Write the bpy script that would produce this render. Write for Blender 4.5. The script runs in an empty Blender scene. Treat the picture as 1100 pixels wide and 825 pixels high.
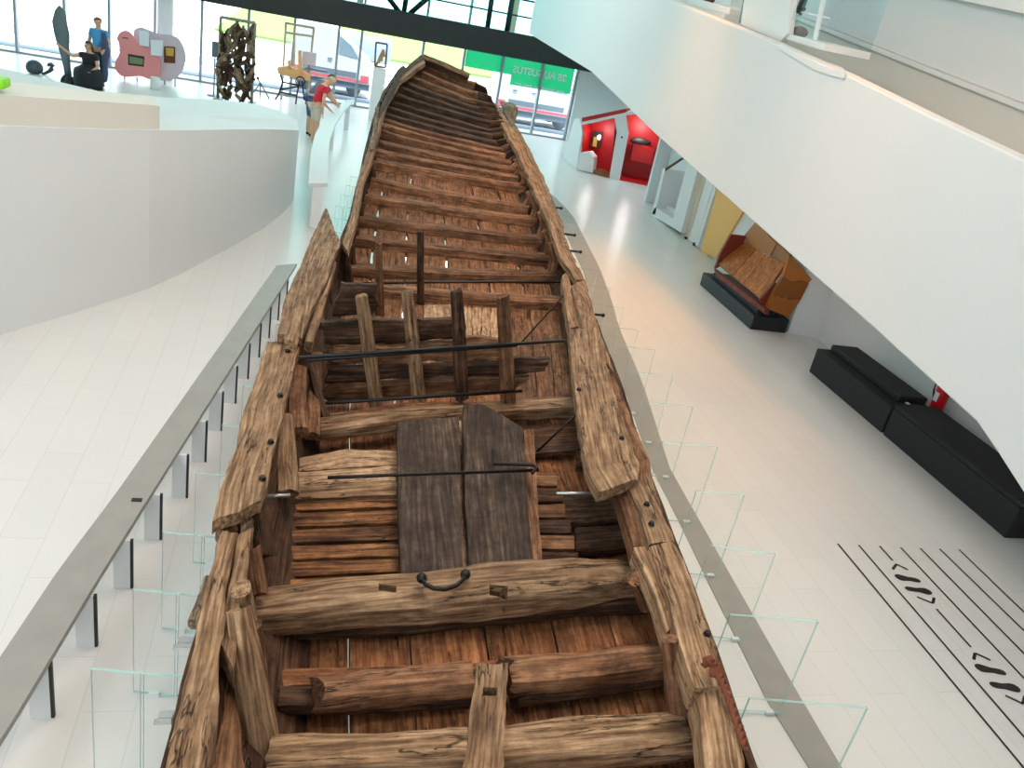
import bpy, bmesh, math, random
from mathutils import Vector, Matrix, noise
random.seed(7)
C = bpy.context.scene.collection
V = Vector
H = 4.2
F, PIT, ROL, YAW = 907.81, 0.426272, -0.201364, 0.290036
# ---------------------------------------------------------------- camera frame
def cam_rows():
    cw, sw = math.cos(YAW), math.sin(YAW)
    fwd = V((sw*math.cos(PIT), cw*math.cos(PIT), -math.sin(PIT)))
    right = V((cw, -sw, 0)); down = fwd.cross(right)
    r = math.cos(ROL)*right + math.sin(ROL)*down
    d = -math.sin(ROL)*right + math.cos(ROL)*down
    return r, d, fwd
CR, CD, CF = cam_rows()
EYE = V((0, 0, H))
def ray(x, y): return CR*((x-550)/F) + CD*((y-412.5)/F) + CF
def at(x, y, z=0.0):
    d = ray(x, y); return EYE + d*((z-H)/d.z)
def onX(x, y, X):
    d = ray(x, y); return EYE + d*(X/d.x)
def onY(x, y, Y):
    d = ray(x, y); return EYE + d*(Y/d.y)
def onPlane(x, y, p, n):
    d = ray(x, y); return EYE + d*((V(p)-EYE).dot(V(n))/d.dot(V(n)))
def lerp(a, b, t): return a + (b-a)*t
def interp(x, xs, ys):
    if x <= xs[0]:
        return ys[0] + (ys[1]-ys[0])*(x-xs[0])/(xs[1]-xs[0])
    for i in range(len(xs)-1):
        if x <= xs[i+1]:
            return ys[i] + (ys[i+1]-ys[i])*(x-xs[i])/(xs[i+1]-xs[i])
    return ys[-1] + (ys[-1]-ys[-2])*(x-xs[-1])/(xs[-1]-xs[-2])
# ---------------------------------------------------------------- materials
def lin(c):
    return tuple(((v/255)/12.92 if v/255 <= .04045 else ((v/255+.055)/1.055)**2.4) for v in c) + (1,)
M = {}
def mat(name, rgb, rough=.6, metal=0, spec=.5, bumps=None, emit=None):
    m = bpy.data.materials.new(name); m.use_nodes = True
    nt = m.node_tree; b = nt.nodes['Principled BSDF']
    b.inputs['Base Color'].default_value = lin(rgb)
    b.inputs['Roughness'].default_value = rough
    b.inputs['Metallic'].default_value = metal
    b.inputs['Specular IOR Level'].default_value = spec
    if emit:
        b.inputs['Emission Color'].default_value = lin(rgb); b.inputs['Emission Strength'].default_value = emit
    tc = nt.nodes.new('ShaderNodeTexCoord'); n = nt.nodes.new('ShaderNodeTexNoise')
    n.inputs['Scale'].default_value = bumps[0] if bumps else 6
    n.inputs['Detail'].default_value = 3
    nt.links.new(tc.outputs['Object'], n.inputs['Vector'])
    # a slight mottling of the colour, as any real surface has
    mx = nt.nodes.new('ShaderNodeMixRGB'); mx.blend_type = 'MULTIPLY'; mx.inputs[0].default_value = bumps[2] if bumps and len(bumps) > 2 else .06
    mx.inputs[1].default_value = lin(rgb); nt.links.new(n.outputs['Fac'], mx.inputs[2])
    nt.links.new(mx.outputs[0], b.inputs['Base Color'])
    if bumps:
        bp = nt.nodes.new('ShaderNodeBump'); bp.inputs['Strength'].default_value = bumps[1]; bp.inputs['Distance'].default_value = .02
        nt.links.new(n.outputs['Fac'], bp.inputs['Height']); nt.links.new(bp.outputs[0], b.inputs['Normal'])
    M[name] = m; return m
def glass(name, tint, refl=.9, body=None):
    m = bpy.data.materials.new(name); m.use_nodes = True; nt = m.node_tree; nt.nodes.clear()
    o = nt.nodes.new('ShaderNodeOutputMaterial'); t = nt.nodes.new('ShaderNodeBsdfTransparent'); t.inputs[0].default_value = tint+(1,)
    g = nt.nodes.new('ShaderNodeBsdfGlossy'); g.inputs['Roughness'].default_value = .02
    f = nt.nodes.new('ShaderNodeFresnel'); f.inputs[0].default_value = 1.3
    mu = nt.nodes.new('ShaderNodeMath'); mu.operation = 'MULTIPLY'; mu.inputs[1].default_value = refl
    ge = nt.nodes.new('ShaderNodeNewGeometry'); iv = nt.nodes.new('ShaderNodeMath'); iv.operation = 'SUBTRACT'; iv.inputs[0].default_value = 1; nt.links.new(ge.outputs['Backfacing'], iv.inputs[1])
    m0 = nt.nodes.new('ShaderNodeMath'); m0.operation = 'MULTIPLY'; nt.links.new(f.outputs[0], m0.inputs[0]); nt.links.new(iv.outputs[0], m0.inputs[1])
    nt.links.new(m0.outputs[0], mu.inputs[0])
    mx = nt.nodes.new('ShaderNodeMixShader'); nt.links.new(mu.outputs[0], mx.inputs[0]); nt.links.new(t.outputs[0], mx.inputs[1]); nt.links.new(g.outputs[0], mx.inputs[2])
    out = mx
    if body:
        d = nt.nodes.new('ShaderNodeBsdfPrincipled'); d.inputs['Base Color'].default_value = lin(body[0]); d.inputs['Roughness'].default_value = .2
        m2 = nt.nodes.new('ShaderNodeMixShader'); m2.inputs[0].default_value = body[1]
        nt.links.new(mx.outputs[0], m2.inputs[1]); nt.links.new(d.outputs[0], m2.inputs[2]); out = m2
    nt.links.new(out.outputs[0], o.inputs[0]); M[name] = m; return m
def wood(name, c_dark, c_mid, c_light, patch=.5, crack=1.0, bump=.5, rough=.75, fiber=1.0, dark_patch=None, blotch=.75):
    m = bpy.data.materials.new(name); m.use_nodes = True; nt = m.node_tree; N = nt.nodes; L = nt.links
    b = N['Principled BSDF']; b.inputs['Roughness'].default_value = rough; b.inputs['Specular IOR Level'].default_value = .25
    a = N.new('ShaderNodeAttribute'); a.attribute_name = 'grain'
    oi = N.new('ShaderNodeObjectInfo')
    mul = N.new('ShaderNodeMath'); mul.operation = 'MULTIPLY'; mul.inputs[1].default_value = 91.7; L.new(oi.outputs['Random'], mul.inputs[0])
    add = N.new('ShaderNodeVectorMath'); add.operation = 'ADD'; L.new(a.outputs['Vector'], add.inputs[0])
    cmb = N.new('ShaderNodeCombineXYZ'); L.new(mul.outputs[0], cmb.inputs[0]); L.new(mul.outputs[0], cmb.inputs[1]); L.new(cmb.outputs[0], add.inputs[1])
    def nz(scale, detail, sx, dist=0, rough_=.6):
        mp = N.new('ShaderNodeVectorMath'); mp.operation = 'MULTIPLY'; mp.inputs[1].default_value = (sx, 1, 1); L.new(add.outputs[0], mp.inputs[0])
        n = N.new('ShaderNodeTexNoise'); n.inputs['Scale'].default_value = scale; n.inputs['Detail'].default_value = detail
        n.inputs['Distortion'].default_value = dist; n.inputs['Roughness'].default_value = rough_
        L.new(mp.outputs[0], n.inputs['Vector']); return n
    fine = nz(40, 7, .055, .25); patchn = nz(4.5, 5, .35, .4); cr = nz(9, 4, .10, .5); blot = nz(9, 6, .8, .2, .7)
    ramp = N.new('ShaderNodeValToRGB'); e = ramp.color_ramp.elements
    e[0].position = .36; e[0].color = lin(c_dark); e[1].position = .66; e[1].color = lin(c_light)
    x = ramp.color_ramp.elements.new(.5); x.color = lin(c_mid); L.new(fine.outputs['Fac'], ramp.inputs[0])
    r2 = N.new('ShaderNodeValToRGB'); e = r2.color_ramp.elements
    e[0].position = .38; e[0].color = (0, 0, 0, 1); e[1].position = .66; e[1].color = (1, 1, 1, 1); L.new(patchn.outputs['Fac'], r2.inputs[0])
    mp = N.new('ShaderNodeMath'); mp.operation = 'MULTIPLY'; mp.inputs[1].default_value = patch; L.new(r2.outputs[0], mp.inputs[0])
    mx = N.new('ShaderNodeMixRGB'); mx.inputs[2].default_value = lin(dark_patch or c_dark); L.new(mp.outputs[0], mx.inputs[0]); L.new(ramp.outputs[0], mx.inputs[1])
    # weathering blotches, contrast deepened to stand in for missing shadow
    r4 = N.new('ShaderNodeValToRGB'); e = r4.color_ramp.elements; e[0].position = .36; e[0].color = (.36, .35, .34, 1); e[1].position = .62; e[1].color = (1.18, 1.16, 1.14, 1)
    L.new(blot.outputs['Fac'], r4.inputs[0])
    mb = N.new('ShaderNodeMixRGB'); mb.blend_type = 'MULTIPLY'; mb.inputs[0].default_value = blotch; L.new(mx.outputs[0], mb.inputs[1]); L.new(r4.outputs[0], mb.inputs[2])
    # open cracks along the grain
    sub = N.new('ShaderNodeMath'); sub.operation = 'SUBTRACT'; sub.inputs[1].default_value = .5; L.new(cr.outputs['Fac'], sub.inputs[0])
    ab = N.new('ShaderNodeMath'); ab.operation = 'ABSOLUTE'; L.new(sub.outputs[0], ab.inputs[0])
    r3 = N.new('ShaderNodeValToRGB'); e = r3.color_ramp.elements; e[0].position = .003; e[0].color = (0, 0, 0, 1); e[1].position = .013; e[1].color = (1, 1, 1, 1)
    gate = nz(2.6, 2, .5); gr_ = N.new('ShaderNodeMapRange'); gr_.inputs[1].default_value = .40; gr_.inputs[2].default_value = .54; gr_.inputs[3].default_value = .05; gr_.inputs[4].default_value = 0; L.new(gate.outputs['Fac'], gr_.inputs[0])
    ga = N.new('ShaderNodeMath'); ga.operation = 'ADD'; L.new(ab.outputs[0], ga.inputs[0]); L.new(gr_.outputs[0], ga.inputs[1])
    L.new(ga.outputs[0], r3.inputs[0])
    mk = N.new('ShaderNodeMixRGB'); mk.blend_type = 'MULTIPLY'; mk.inputs[0].default_value = .8*crack; L.new(mb.outputs[0], mk.inputs[1]); L.new(r3.outputs[0], mk.inputs[2])
    # each timber a little lighter or darker than the next
    rr = N.new('ShaderNodeMapRange'); rr.inputs[3].default_value = .78; rr.inputs[4].default_value = 1.18; L.new(oi.outputs['Random'], rr.inputs[0])
    mv = N.new('ShaderNodeMixRGB'); mv.blend_type = 'MULTIPLY'; mv.inputs[0].default_value = 1; L.new(mk.outputs[0], mv.inputs[1]); L.new(rr.outputs[0], mv.inputs[2])
    L.new(mv.outputs[0], b.inputs['Base Color'])
    hs = N.new('ShaderNodeMath'); hs.operation = 'ADD'; L.new(fine.outputs['Fac'], hs.inputs[0])
    h2 = N.new('ShaderNodeMath'); h2.operation = 'MULTIPLY'; h2.inputs[1].default_value = 1.2*crack; L.new(r3.outputs[0], h2.inputs[0]); L.new(h2.outputs[0], hs.inputs[1])
    h3 = N.new('ShaderNodeMath'); h3.operation = 'ADD'; L.new(hs.outputs[0], h3.inputs[0]); L.new(blot.outputs['Fac'], h3.inputs[1])
    bp = N.new('ShaderNodeBump'); bp.inputs['Strength'].default_value = bump; bp.inputs['Distance'].default_value = .02
    L.new(h3.outputs[0], bp.inputs['Height']); L.new(bp.outputs[0], b.inputs['Normal'])
    M[name] = m; return m
wood('gunwale_wood', (96, 70, 50), (150, 118, 88), (188, 158, 126), blotch=.5, patch=.35, dark_patch=(92, 66, 46), bump=.6)
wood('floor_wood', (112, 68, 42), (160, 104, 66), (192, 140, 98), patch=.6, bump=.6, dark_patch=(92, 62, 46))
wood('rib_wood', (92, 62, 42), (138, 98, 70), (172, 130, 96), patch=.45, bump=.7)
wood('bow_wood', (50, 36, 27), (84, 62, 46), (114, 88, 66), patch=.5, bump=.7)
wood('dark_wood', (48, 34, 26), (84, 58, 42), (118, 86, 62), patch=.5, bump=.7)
wood('panel_wood', (46, 35, 28), (70, 56, 45), (102, 88, 74), patch=.75, crack=.3, bump=.3, dark_patch=(44, 32, 30))
wood('pale_wood', (140, 108, 80), (184, 150, 118), (214, 182, 150), patch=.3, bump=.5)
wood('ceiling_wood', (88, 54, 34), (146, 98, 60), (184, 134, 90), patch=.75, bump=.7, dark_patch=(58, 40, 32))
wood('drift_wood', (84, 70, 54), (142, 122, 98), (186, 166, 140), patch=.5, bump=.7)
wood('orange_wood', (150, 84, 34), (190, 116, 52), (214, 146, 78), patch=.25, crack=.25, bump=.15, rough=.5)
wood('red_wood', (110, 46, 34), (140, 64, 48), (168, 88, 66), patch=.25, crack=.25, bump=.15, rough=.5)
wood('tan_wood', (150, 104, 62), (194, 146, 96), (220, 178, 130), patch=.25, crack=.25, bump=.15, rough=.5)
mat('white_paint', (226, 228, 228), .55, bumps=(3, .03, .02))
mat('wall_paint', (222, 226, 227), .7, bumps=(2, .03, .03))
mat('cream_paint', (224, 221, 212), .7, bumps=(2, .03, .03))
mat('grey_rail', (164, 161, 154), .45, 0, bumps=(5, .05, .25))
mat('grey_leg', (224, 227, 228), .5)
mat('black_slot', (30, 30, 32), .6)
mat('black_steel', (22, 24, 26), .45, .4)
mat('beam_black', (20, 28, 28), .5, bumps=(8, .05, .2))
mat('strut_green', (24, 52, 50), .5)
mat('mullion_grey', (150, 158, 166), .45, .3)
mat('red_paint', (186, 20, 26), .45)
mat('black_fabric', (30, 31, 34), .75, bumps=(60, .15, .3))
mat('black_plinth', (26, 28, 34), .5)
mat('orange_paint', (240, 190, 110), .6)
mat('beige_paint', (214, 206, 184), .6)
mat('rust_iron', (128, 66, 40), .8, bumps=(40, .5, .5))
mat('dark_iron', (44, 38, 36), .5, .6, bumps=(30, .3, .3))
mat('bright_rod', (190, 190, 188), .3, .7)
mat('skin', (222, 172, 142), .55)
mat('hair_brown', (92, 66, 46), .6)
mat('hair_blond', (196, 172, 136), .6)
mat('hair_grey', (176, 160, 140), .6)
mat('shirt_red', (214, 24, 48), .7)
mat('shirt_grey', (104, 106, 122), .7)
mat('shirt_blue', (74, 158, 216), .7)
mat('jacket_navy', (76, 84, 118), .75)
mat('shorts_beige', (206, 196, 180), .75)
mat('jeans_blue', (72, 92, 128), .75)
mat('trousers_dark', (46, 62, 78), .75)
mat('dress_black', (22, 26, 34), .75)
mat('shoe_white', (226, 222, 216), .6)
mat('shoe_dark', (52, 44, 42), .6)
mat('eye_dark', (30, 24, 22), .3)
mat('bronze_grey', (112, 124, 130), .45, .5, bumps=(10, .1, .3))
mat('iron_grey', (88, 96, 108), .55, .4, bumps=(10, .2, .3))
mat('pink_board', (240, 150, 150), .5)
mat('lilac_board', (214, 196, 208), .5)
mat('paper_white', (232, 236, 242), .6)
mat('lime_green', (140, 224, 30), .5)
mat('banner_green', (30, 190, 120), .6)
mat('frame_grey', (150, 142, 128), .6)
mat('loom_wood', (206, 184, 160), .6)
mat('apricot_wood', (236, 176, 116), .6)
mat('paving', (214, 214, 208), .85, bumps=(2, .1, .1))
mat('grass', (112, 150, 70), .9, bumps=(6, .3, .5))
mat('leaf', (150, 190, 110), .9, bumps=(4, .5, .4))
mat('asphalt', (120, 132, 146), .9)
mat('red_asphalt', (236, 110, 122), .9)
mat('car_white', (230, 232, 234), .3)
mat('car_glass', (140, 160, 176), .2)
mat('tyre', (120, 124, 130), .8)
mat('bike_mound_blue', (130, 144, 176), .9, bumps=(20, .6, .6))
mat('bark', (110, 96, 80), .9)
mat('figurine_gold', (176, 132, 74), .5)
mat('card_dark', (40, 36, 30), .6)
mat('print_yellow', (206, 170, 70), .6)
mat('print_green', (120, 140, 100), .6)
mat('ext_red', (206, 20, 26), .3)
mat('floor_ink', (40, 34, 32), .6)
mat('text_white', (236, 246, 240), .5)
mat('chrome', (200, 204, 206), .25, .8)
glass('pane_clear', (.985, .996, .993), .45)
glass('pane_window', (.97, .99, 1.0), .5)
glass('pane_green', (.63, .91, .87), .4)
glass('glass_edge', (.70, .90, .87), .8, ((176, 218, 214), .6))
glass('case_glass', (.94, .97, .98), .8)
def translucent(name, rgb, f=.5):
    m = mat(name, rgb, .6); nt = m.node_tree; b = nt.nodes['Principled BSDF']; o = nt.nodes['Material Output']
    t = nt.nodes.new('ShaderNodeBsdfTranslucent'); t.inputs[0].default_value = lin(rgb); mx = nt.nodes.new('ShaderNodeMixShader'); mx.inputs[0].default_value = f
    nt.links.new(b.outputs[0], mx.inputs[1]); nt.links.new(t.outputs[0], mx.inputs[2]); nt.links.new(mx.outputs[0], o.inputs[0])
translucent('banner_green', (90, 214, 170), .58); translucent('text_white', (250, 252, 250), .2)
def floor_material():
    m = bpy.data.materials.new('floor_tiles'); m.use_nodes = True; nt = m.node_tree; N = nt.nodes; L = nt.links
    b = N['Principled BSDF']; b.inputs['Roughness'].default_value = .28; b.inputs['Specular IOR Level'].default_value = .5
    tc = N.new('ShaderNodeTexCoord'); mp = N.new('ShaderNodeMapping'); mp.inputs['Rotation'].default_value = (0, 0, math.pi/2); mp.inputs['Location'].default_value = (.35, .1, 0)
    L.new(tc.outputs['Object'], mp.inputs[0])
    br = N.new('ShaderNodeTexBrick'); br.inputs['Scale'].default_value = 1; br.inputs['Brick Width'].default_value = 1.2; br.inputs['Row Height'].default_value = .3
    br.inputs['Mortar Size'].default_value = .0035; br.inputs['Mortar Smooth'].default_value = .3; br.offset = .37
    br.inputs['Color1'].default_value = lin((226, 224, 220)); br.inputs['Color2'].default_value = lin((222, 221, 218)); br.inputs['Mortar'].default_value = lin((210, 208, 204))
    L.new(mp.outputs[0], br.inputs['Vector'])
    n = N.new('ShaderNodeTexNoise'); n.inputs['Scale'].default_value = 1.2; n.inputs['Detail'].default_value = 3; L.new(tc.outputs['Object'], n.inputs['Vector'])
    mx = N.new('ShaderNodeMixRGB'); mx.blend_type = 'MULTIPLY'; mx.inputs[0].default_value = .05; L.new(br.outputs['Color'], mx.inputs[1]); L.new(n.outputs['Fac'], mx.inputs[2])
    L.new(mx.outputs[0], b.inputs['Base Color'])
    M['floor_tiles'] = m
floor_material()
# ---------------------------------------------------------------- object helpers
def link(name, me, material=None, parent=None):
    o = bpy.data.objects.new(name, me); C.objects.link(o)
    if material is not None:
        for mm in (material if isinstance(material, (list, tuple)) else [material]):
            me.materials.append(M[mm])
    if parent is not None:
        o.parent = parent; o.matrix_parent_inverse = parent.matrix_world.inverted() if parent.type != 'EMPTY' else Matrix.Translation(-parent.location) if not parent.rotation_euler.z else (Matrix.Translation(parent.location) @ Matrix.Rotation(parent.rotation_euler.z, 4, 'Z')).inverted()
    return o
def obj(name, bm, material, parent=None, smooth=False, bevel=0, keep=True):
    bmesh.ops.recalc_face_normals(bm, faces=bm.faces)
    me = bpy.data.meshes.new(name); bm.to_mesh(me); bm.free()
    if smooth:
        for p in me.polygons: p.use_smooth = True
    o = link(name, me, material, parent)
    if bevel:
        b = o.modifiers.new('bevel', 'BEVEL'); b.width = bevel; b.segments = 2; b.limit_method = 'ANGLE'
    return o
def tag(o, label, cat, group=None, kind=None):
    if label: o['label'] = label
    if cat: o['category'] = cat
    if group: o['group'] = group
    if kind: o['kind'] = kind
    return o
def thing(name, label, cat, loc=(0, 0, 0), group=None):
    o = bpy.data.objects.new(name, None); C.objects.link(o); o.location = loc; o.empty_display_size = .2
    return tag(o, label, cat, group)
def struct(o):
    o['kind'] = 'structure'; return o
def bx(bm, x0, x1, y0, y1, z0, z1, mtx=None):
    vs = [bm.verts.new((x, y, z)) for z in (z0, z1) for x, y in ((x0, y0), (x1, y0), (x1, y1), (x0, y1))]
    if mtx is not None:
        for v in vs: v.co = mtx @ v.co
    for f in ((3, 2, 1, 0), (4, 5, 6, 7), (0, 1, 5, 4), (1, 2, 6, 5), (2, 3, 7, 6), (3, 0, 4, 7)):
        bm.faces.new([vs[i] for i in f])
    return vs
def box(name, x0, x1, y0, y1, z0, z1, material, parent=None, bevel=0, mtx=None):
    bm = bmesh.new(); bx(bm, x0, x1, y0, y1, z0, z1, mtx); return obj(name, bm, material, parent, bevel=bevel)
def prism_bm(bm, pts, off):
    """closed prism: polygon of 3-D points swept by the vector off"""
    a = [bm.verts.new(p) for p in pts]; b = [bm.verts.new(V(p)+V(off)) for p in pts]; n = len(pts)
    bm.faces.new(a); bm.faces.new(b[::-1])
    for i in range(n): bm.faces.new((a[i], b[i], b[(i+1) % n], a[(i+1) % n]))
def prism(name, pts, off, material, parent=None, bevel=0):
    bm = bmesh.new(); prism_bm(bm, pts, off); return obj(name, bm, material, parent, bevel=bevel)
def tube_bm(bm, pts, r, seg=8, cap=True):
    pts = [V(p) for p in pts]; rings = []
    for i, p in enumerate(pts):
        t = (pts[min(i+1, len(pts)-1)] - pts[max(i-1, 0)]).normalized()
        u = t.cross(V((0, 0, 1)));
        if u.length < .05: u = t.cross(V((1, 0, 0)))
        u.normalize(); w = t.cross(u)
        rr = r[i] if isinstance(r, (list, tuple)) else r
        rings.append([bm.verts.new(p + (u*math.cos(k*2*math.pi/seg) + w*math.sin(k*2*math.pi/seg))*rr) for k in range(seg)])
    for a, b in zip(rings, rings[1:]):
        for k in range(seg): bm.faces.new((a[k], a[(k+1) % seg], b[(k+1) % seg], b[k]))
    if cap: bm.faces.new(rings[0][::-1]); bm.faces.new(rings[-1])
def tube(name, pts, r, material, parent=None, seg=8):
    bm = bmesh.new(); tube_bm(bm, pts, r, seg); return obj(name, bm, material, parent, smooth=True)
def lathe(name, prof, c, material, parent=None, seg=20, sx=1, sy=1):
    bm = bmesh.new(); rings = []
    for r, z in prof:
        rings.append([bm.verts.new((c[0]+sx*r*math.cos(k*2*math.pi/seg), c[1]+sy*r*math.sin(k*2*math.pi/seg), c[2]+z)) for k in range(seg)])
    for a, b in zip(rings, rings[1:]):
        for k in range(seg): bm.faces.new((a[k], a[(k+1) % seg], b[(k+1) % seg], b[k]))
    bm.faces.new(rings[0][::-1]); bm.faces.new(rings[-1])
    return obj(name, bm, material, parent, smooth=True)
def ball(name, c, r, material, parent=None, s=(1, 1, 1), seg=14):
    bm = bmesh.new(); bmesh.ops.create_uvsphere(bm, u_segments=seg, v_segments=max(6, seg*2//3), radius=r)
    for v in bm.verts: v.co = V((v.co.x*s[0], v.co.y*s[1], v.co.z*s[2])) + V(c)
    return obj(name, bm, material, parent, smooth=True)
def resample(pts, n):
    pts = [V(p) for p in pts]; d = [0]
    for a, b in zip(pts, pts[1:]): d.append(d[-1] + (b-a).length)
    out = []
    for k in range(n):
        s = d[-1]*k/(n-1); i = 0
        while i < len(pts)-2 and d[i+1] < s: i += 1
        L = d[i+1]-d[i]; out.append(pts[i].lerp(pts[i+1], (s-d[i])/L if L > 1e-9 else 0))
    return out, d[-1]
seedc = [0]
def nextseed():
    seedc[0] += 1; return V((seedc[0]*17.31, seedc[0]*5.77, seedc[0]*9.13))
def grain(me, vals):
    a = me.attributes.new('grain', 'FLOAT_VECTOR', 'POINT')
    for i, v in enumerate(vals): a.data[i].vector = v
def grained(name, verts, faces, gr, material, parent, smooth=True):
    me = bpy.data.meshes.new(name); me.from_pydata([tuple(v) for v in verts], [], faces); me.update()
    bm = bmesh.new(); bm.from_mesh(me); bmesh.ops.recalc_face_normals(bm, faces=bm.faces); bm.to_mesh(me); bm.free()
    grain(me, gr)
    o = link(name, me, material, parent)
    if smooth:
        for p in me.polygons: p.use_smooth = True
        try: me.set_sharp_from_angle(angle=math.radians(38))
        except Exception: pass
    return o
def timber(name, path, w, h, material, parent, rough=.014, step=.07, up=(0, 0, 1), taper=None, chip=.02, square=3.2, K=14, dent=None):
    """a rough hewn beam along path; w, h: full width and height (numbers or lists along it)"""
    total = sum((V(b)-V(a)).length for a, b in zip(path, path[1:]))
    n = max(4, int(total/step)+2); pts, total = resample(path, n); sd = nextseed()
    verts, gr, faces = [], [], []
    for i, p in enumerate(pts):
        t = (pts[min(i+1, n-1)]-pts[max(i-1, 0)]).normalized(); lat = t.cross(V(up))
        if lat.length < .1: lat = t.cross(V((1, 0, 0)))
        lat.normalize(); upv = lat.cross(t).normalized(); f = i/(n-1)
        ww = interp(f, [k/(len(w)-1) for k in range(len(w))], w) if isinstance(w, (list, tuple)) else w
        hh = interp(f, [k/(len(h)-1) for k in range(len(h))], h) if isinstance(h, (list, tuple)) else h
        s = total*f
        for k in range(K):
            a = 2*math.pi*(k+.5)/K; ca, sa = math.cos(a), math.sin(a)
            rr = (abs(ca)**square+abs(sa)**square)**(-1/square)
            x, y = ca*rr*ww/2, sa*rr*hh/2
            q = V((s*1.6, x*9, y*9)) + sd
            k1 = noise.noise(q)*rough + noise.noise(q*3.1)*rough*.5
            dr = V((x, y)).normalized()*k1
            e = 0
            if i in (0, n-1): e = noise.noise(V((x*14, y*14, i)) + sd)*chip*1.6
            x += dr.x + noise.noise(V((s*.9, 3, 1))+sd)*rough*.8; y += dr.y + noise.noise(V((s*.9, 9, 5))+sd)*rough*.8
            q_ = p + lat*x + upv*y + t*e
            for (dc, dr_, dd_) in (dent or ()):
                dist = (q_-dc).length
                if y > 0 and dist < dr_: q_ = q_ - upv*dd_*(1-(dist/dr_)**4)
            verts.append(q_); gr.append((s, x, y))
    for i in range(n-1):
        for k in range(K):
            faces.append((i*K+k, i*K+(k+1) % K, (i+1)*K+(k+1) % K, (i+1)*K+k))
    faces.append(tuple(range(K))[::-1]); faces.append(tuple((n-1)*K+k for k in range(K)))
    return grained(name, verts, faces, gr, material, parent)
def plank(name, left, right, th, material, parent, rough=.008, step=.08, across=6, edge=.012, down=None, holes=(), chip=.02, hmat=None):
    """a plank between two edge polylines, thickened downwards (or along down)"""
    LL = max(sum((V(b)-V(a)).length for a, b in zip(e, e[1:])) for e in (left, right))
    n = max(4, int(LL/step)+2); A, la = resample(left, n); B, lb = resample(right, n); sd = nextseed(); J = across+1
    top, bot, gr = [], [], []
    for i in range(n):
        for j in range(J):
            f = j/across; p = A[i].lerp(B[i], f); s = LL*i/(n-1); wdt = (B[i]-A[i]).length
            if down is None:
                t = (A[min(i+1, n-1)]-A[max(i-1, 0)]) + (B[min(i+1, n-1)]-B[max(i-1, 0)])
                nn = t.cross(B[i]-A[i] if wdt > 1e-4 else V((1, 0, 0)))
                nn = nn.normalized() if nn.length > 1e-6 else V((0, 0, 1))
                if nn.z > 0: nn = -nn
            else: nn = V(down).normalized()
            q = V((s*1.8, f*wdt*8, 0)) + sd
            dz = noise.noise(q)*rough + noise.noise(q*4)*rough*.4
            lat = (B[i]-A[i]).normalized() if wdt > 1e-4 else V((0, 0, 0))
            e = 0
            if j in (0, across):
                e = (noise.noise(V((s*5, j*3, 1))+sd)*edge + noise.noise(V((s*17, j*3, 7))+sd)*edge*.5); dz += rough*.6
            ln = V((0, 0, 0))
            if i in (0, n-1):
                tt = (A[1]-A[0]) if i == 0 else (A[-1]-A[-2]); ln = tt.normalized()*noise.noise(V((f*wdt*9, i*3, 3))+sd)*chip if tt.length > 1e-6 else ln
            p = p + nn*dz + lat*e + ln
            top.append(p); bot.append(p + nn*th - lat*0)
            gr.append((s, f*wdt, dz))
    verts = top+bot; off = len(top); faces = []
    idx = lambda i, j: i*J+j
    hs = set(holes)
    for i in range(n-1):
        for j in range(across):
            if (i, j) in hs: continue
            q = (idx(i, j), idx(i, j+1), idx(i+1, j+1), idx(i+1, j)); faces.append(q); faces.append(tuple(off+k for k in q[::-1]))
            for (a, b), nb in zip(((q[0], q[1]), (q[1], q[2]), (q[2], q[3]), (q[3], q[0])), ((i-1, j), (i, j+1), (i+1, j), (i, j-1))):
                if nb[0] < 0 or nb[0] >= n-1 or nb[1] < 0 or nb[1] >= across or nb in hs:
                    faces.append((a, off+a, off+b, b))
    g2 = gr + [(a, b, th) for a, b, _ in gr]
    return grained(name, verts, faces, g2, material, parent)
def px(pts, z):
    """photo points at given heights -> points in the hall"""
    return [at(p[0], p[1], p[2] if len(p) > 2 else z) for p in pts]

def carve(o, p, sx_, sy_, depth, rot=0):
    """cut a mortise into a timber's upper side and keep it as plain mesh"""
    bm = bmesh.new(); bx(bm, -sx_, sx_, -sy_, sy_, -depth, .2, Matrix.Translation(p) @ Matrix.Rotation(rot, 4, 'Z')); bmesh.ops.recalc_face_normals(bm, faces=bm.faces)
    me = bpy.data.meshes.new('cut'); bm.to_mesh(me); bm.free(); c = bpy.data.objects.new('cut', me); C.objects.link(c)
    from mathutils import kdtree
    old = o.data; kd = kdtree.KDTree(len(old.vertices)); gv = [tuple(d.vector) for d in old.attributes['grain'].data]
    for i, v in enumerate(old.vertices): kd.insert(v.co, i)
    kd.balance()
    m = o.modifiers.new('b', 'BOOLEAN'); m.operation = 'DIFFERENCE'; m.object = c; m.solver = 'EXACT'
    dg = bpy.context.evaluated_depsgraph_get(); n = bpy.data.meshes.new_from_object(o.evaluated_get(dg)); o.modifiers.clear(); o.data = n
    if 'grain' in n.attributes: n.attributes.remove(n.attributes['grain'])
    gg = []
    for v in n.vertices:
        _, i, _ = kd.find(v.co); gg.append(V(gv[i]) + (v.co-old.vertices[i].co))
    grain(n, gg)
    for pp in n.polygons: pp.use_smooth = True
    n.set_sharp_from_angle(angle=math.radians(38)); bpy.data.objects.remove(c)
# ================================================================ camera
cam = bpy.data.objects.new('camera', bpy.data.cameras.new('camera')); C.objects.link(cam)
cam.data.sensor_width = 36; cam.data.lens = F*36/1100; cam.data.clip_end = 300
cam.matrix_world = Matrix(((CR.x, -CD.x, -CF.x, EYE.x), (CR.y, -CD.y, -CF.y, EYE.y), (CR.z, -CD.z, -CF.z, EYE.z), (0, 0, 0, 1)))
bpy.context.scene.camera = cam
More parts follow.
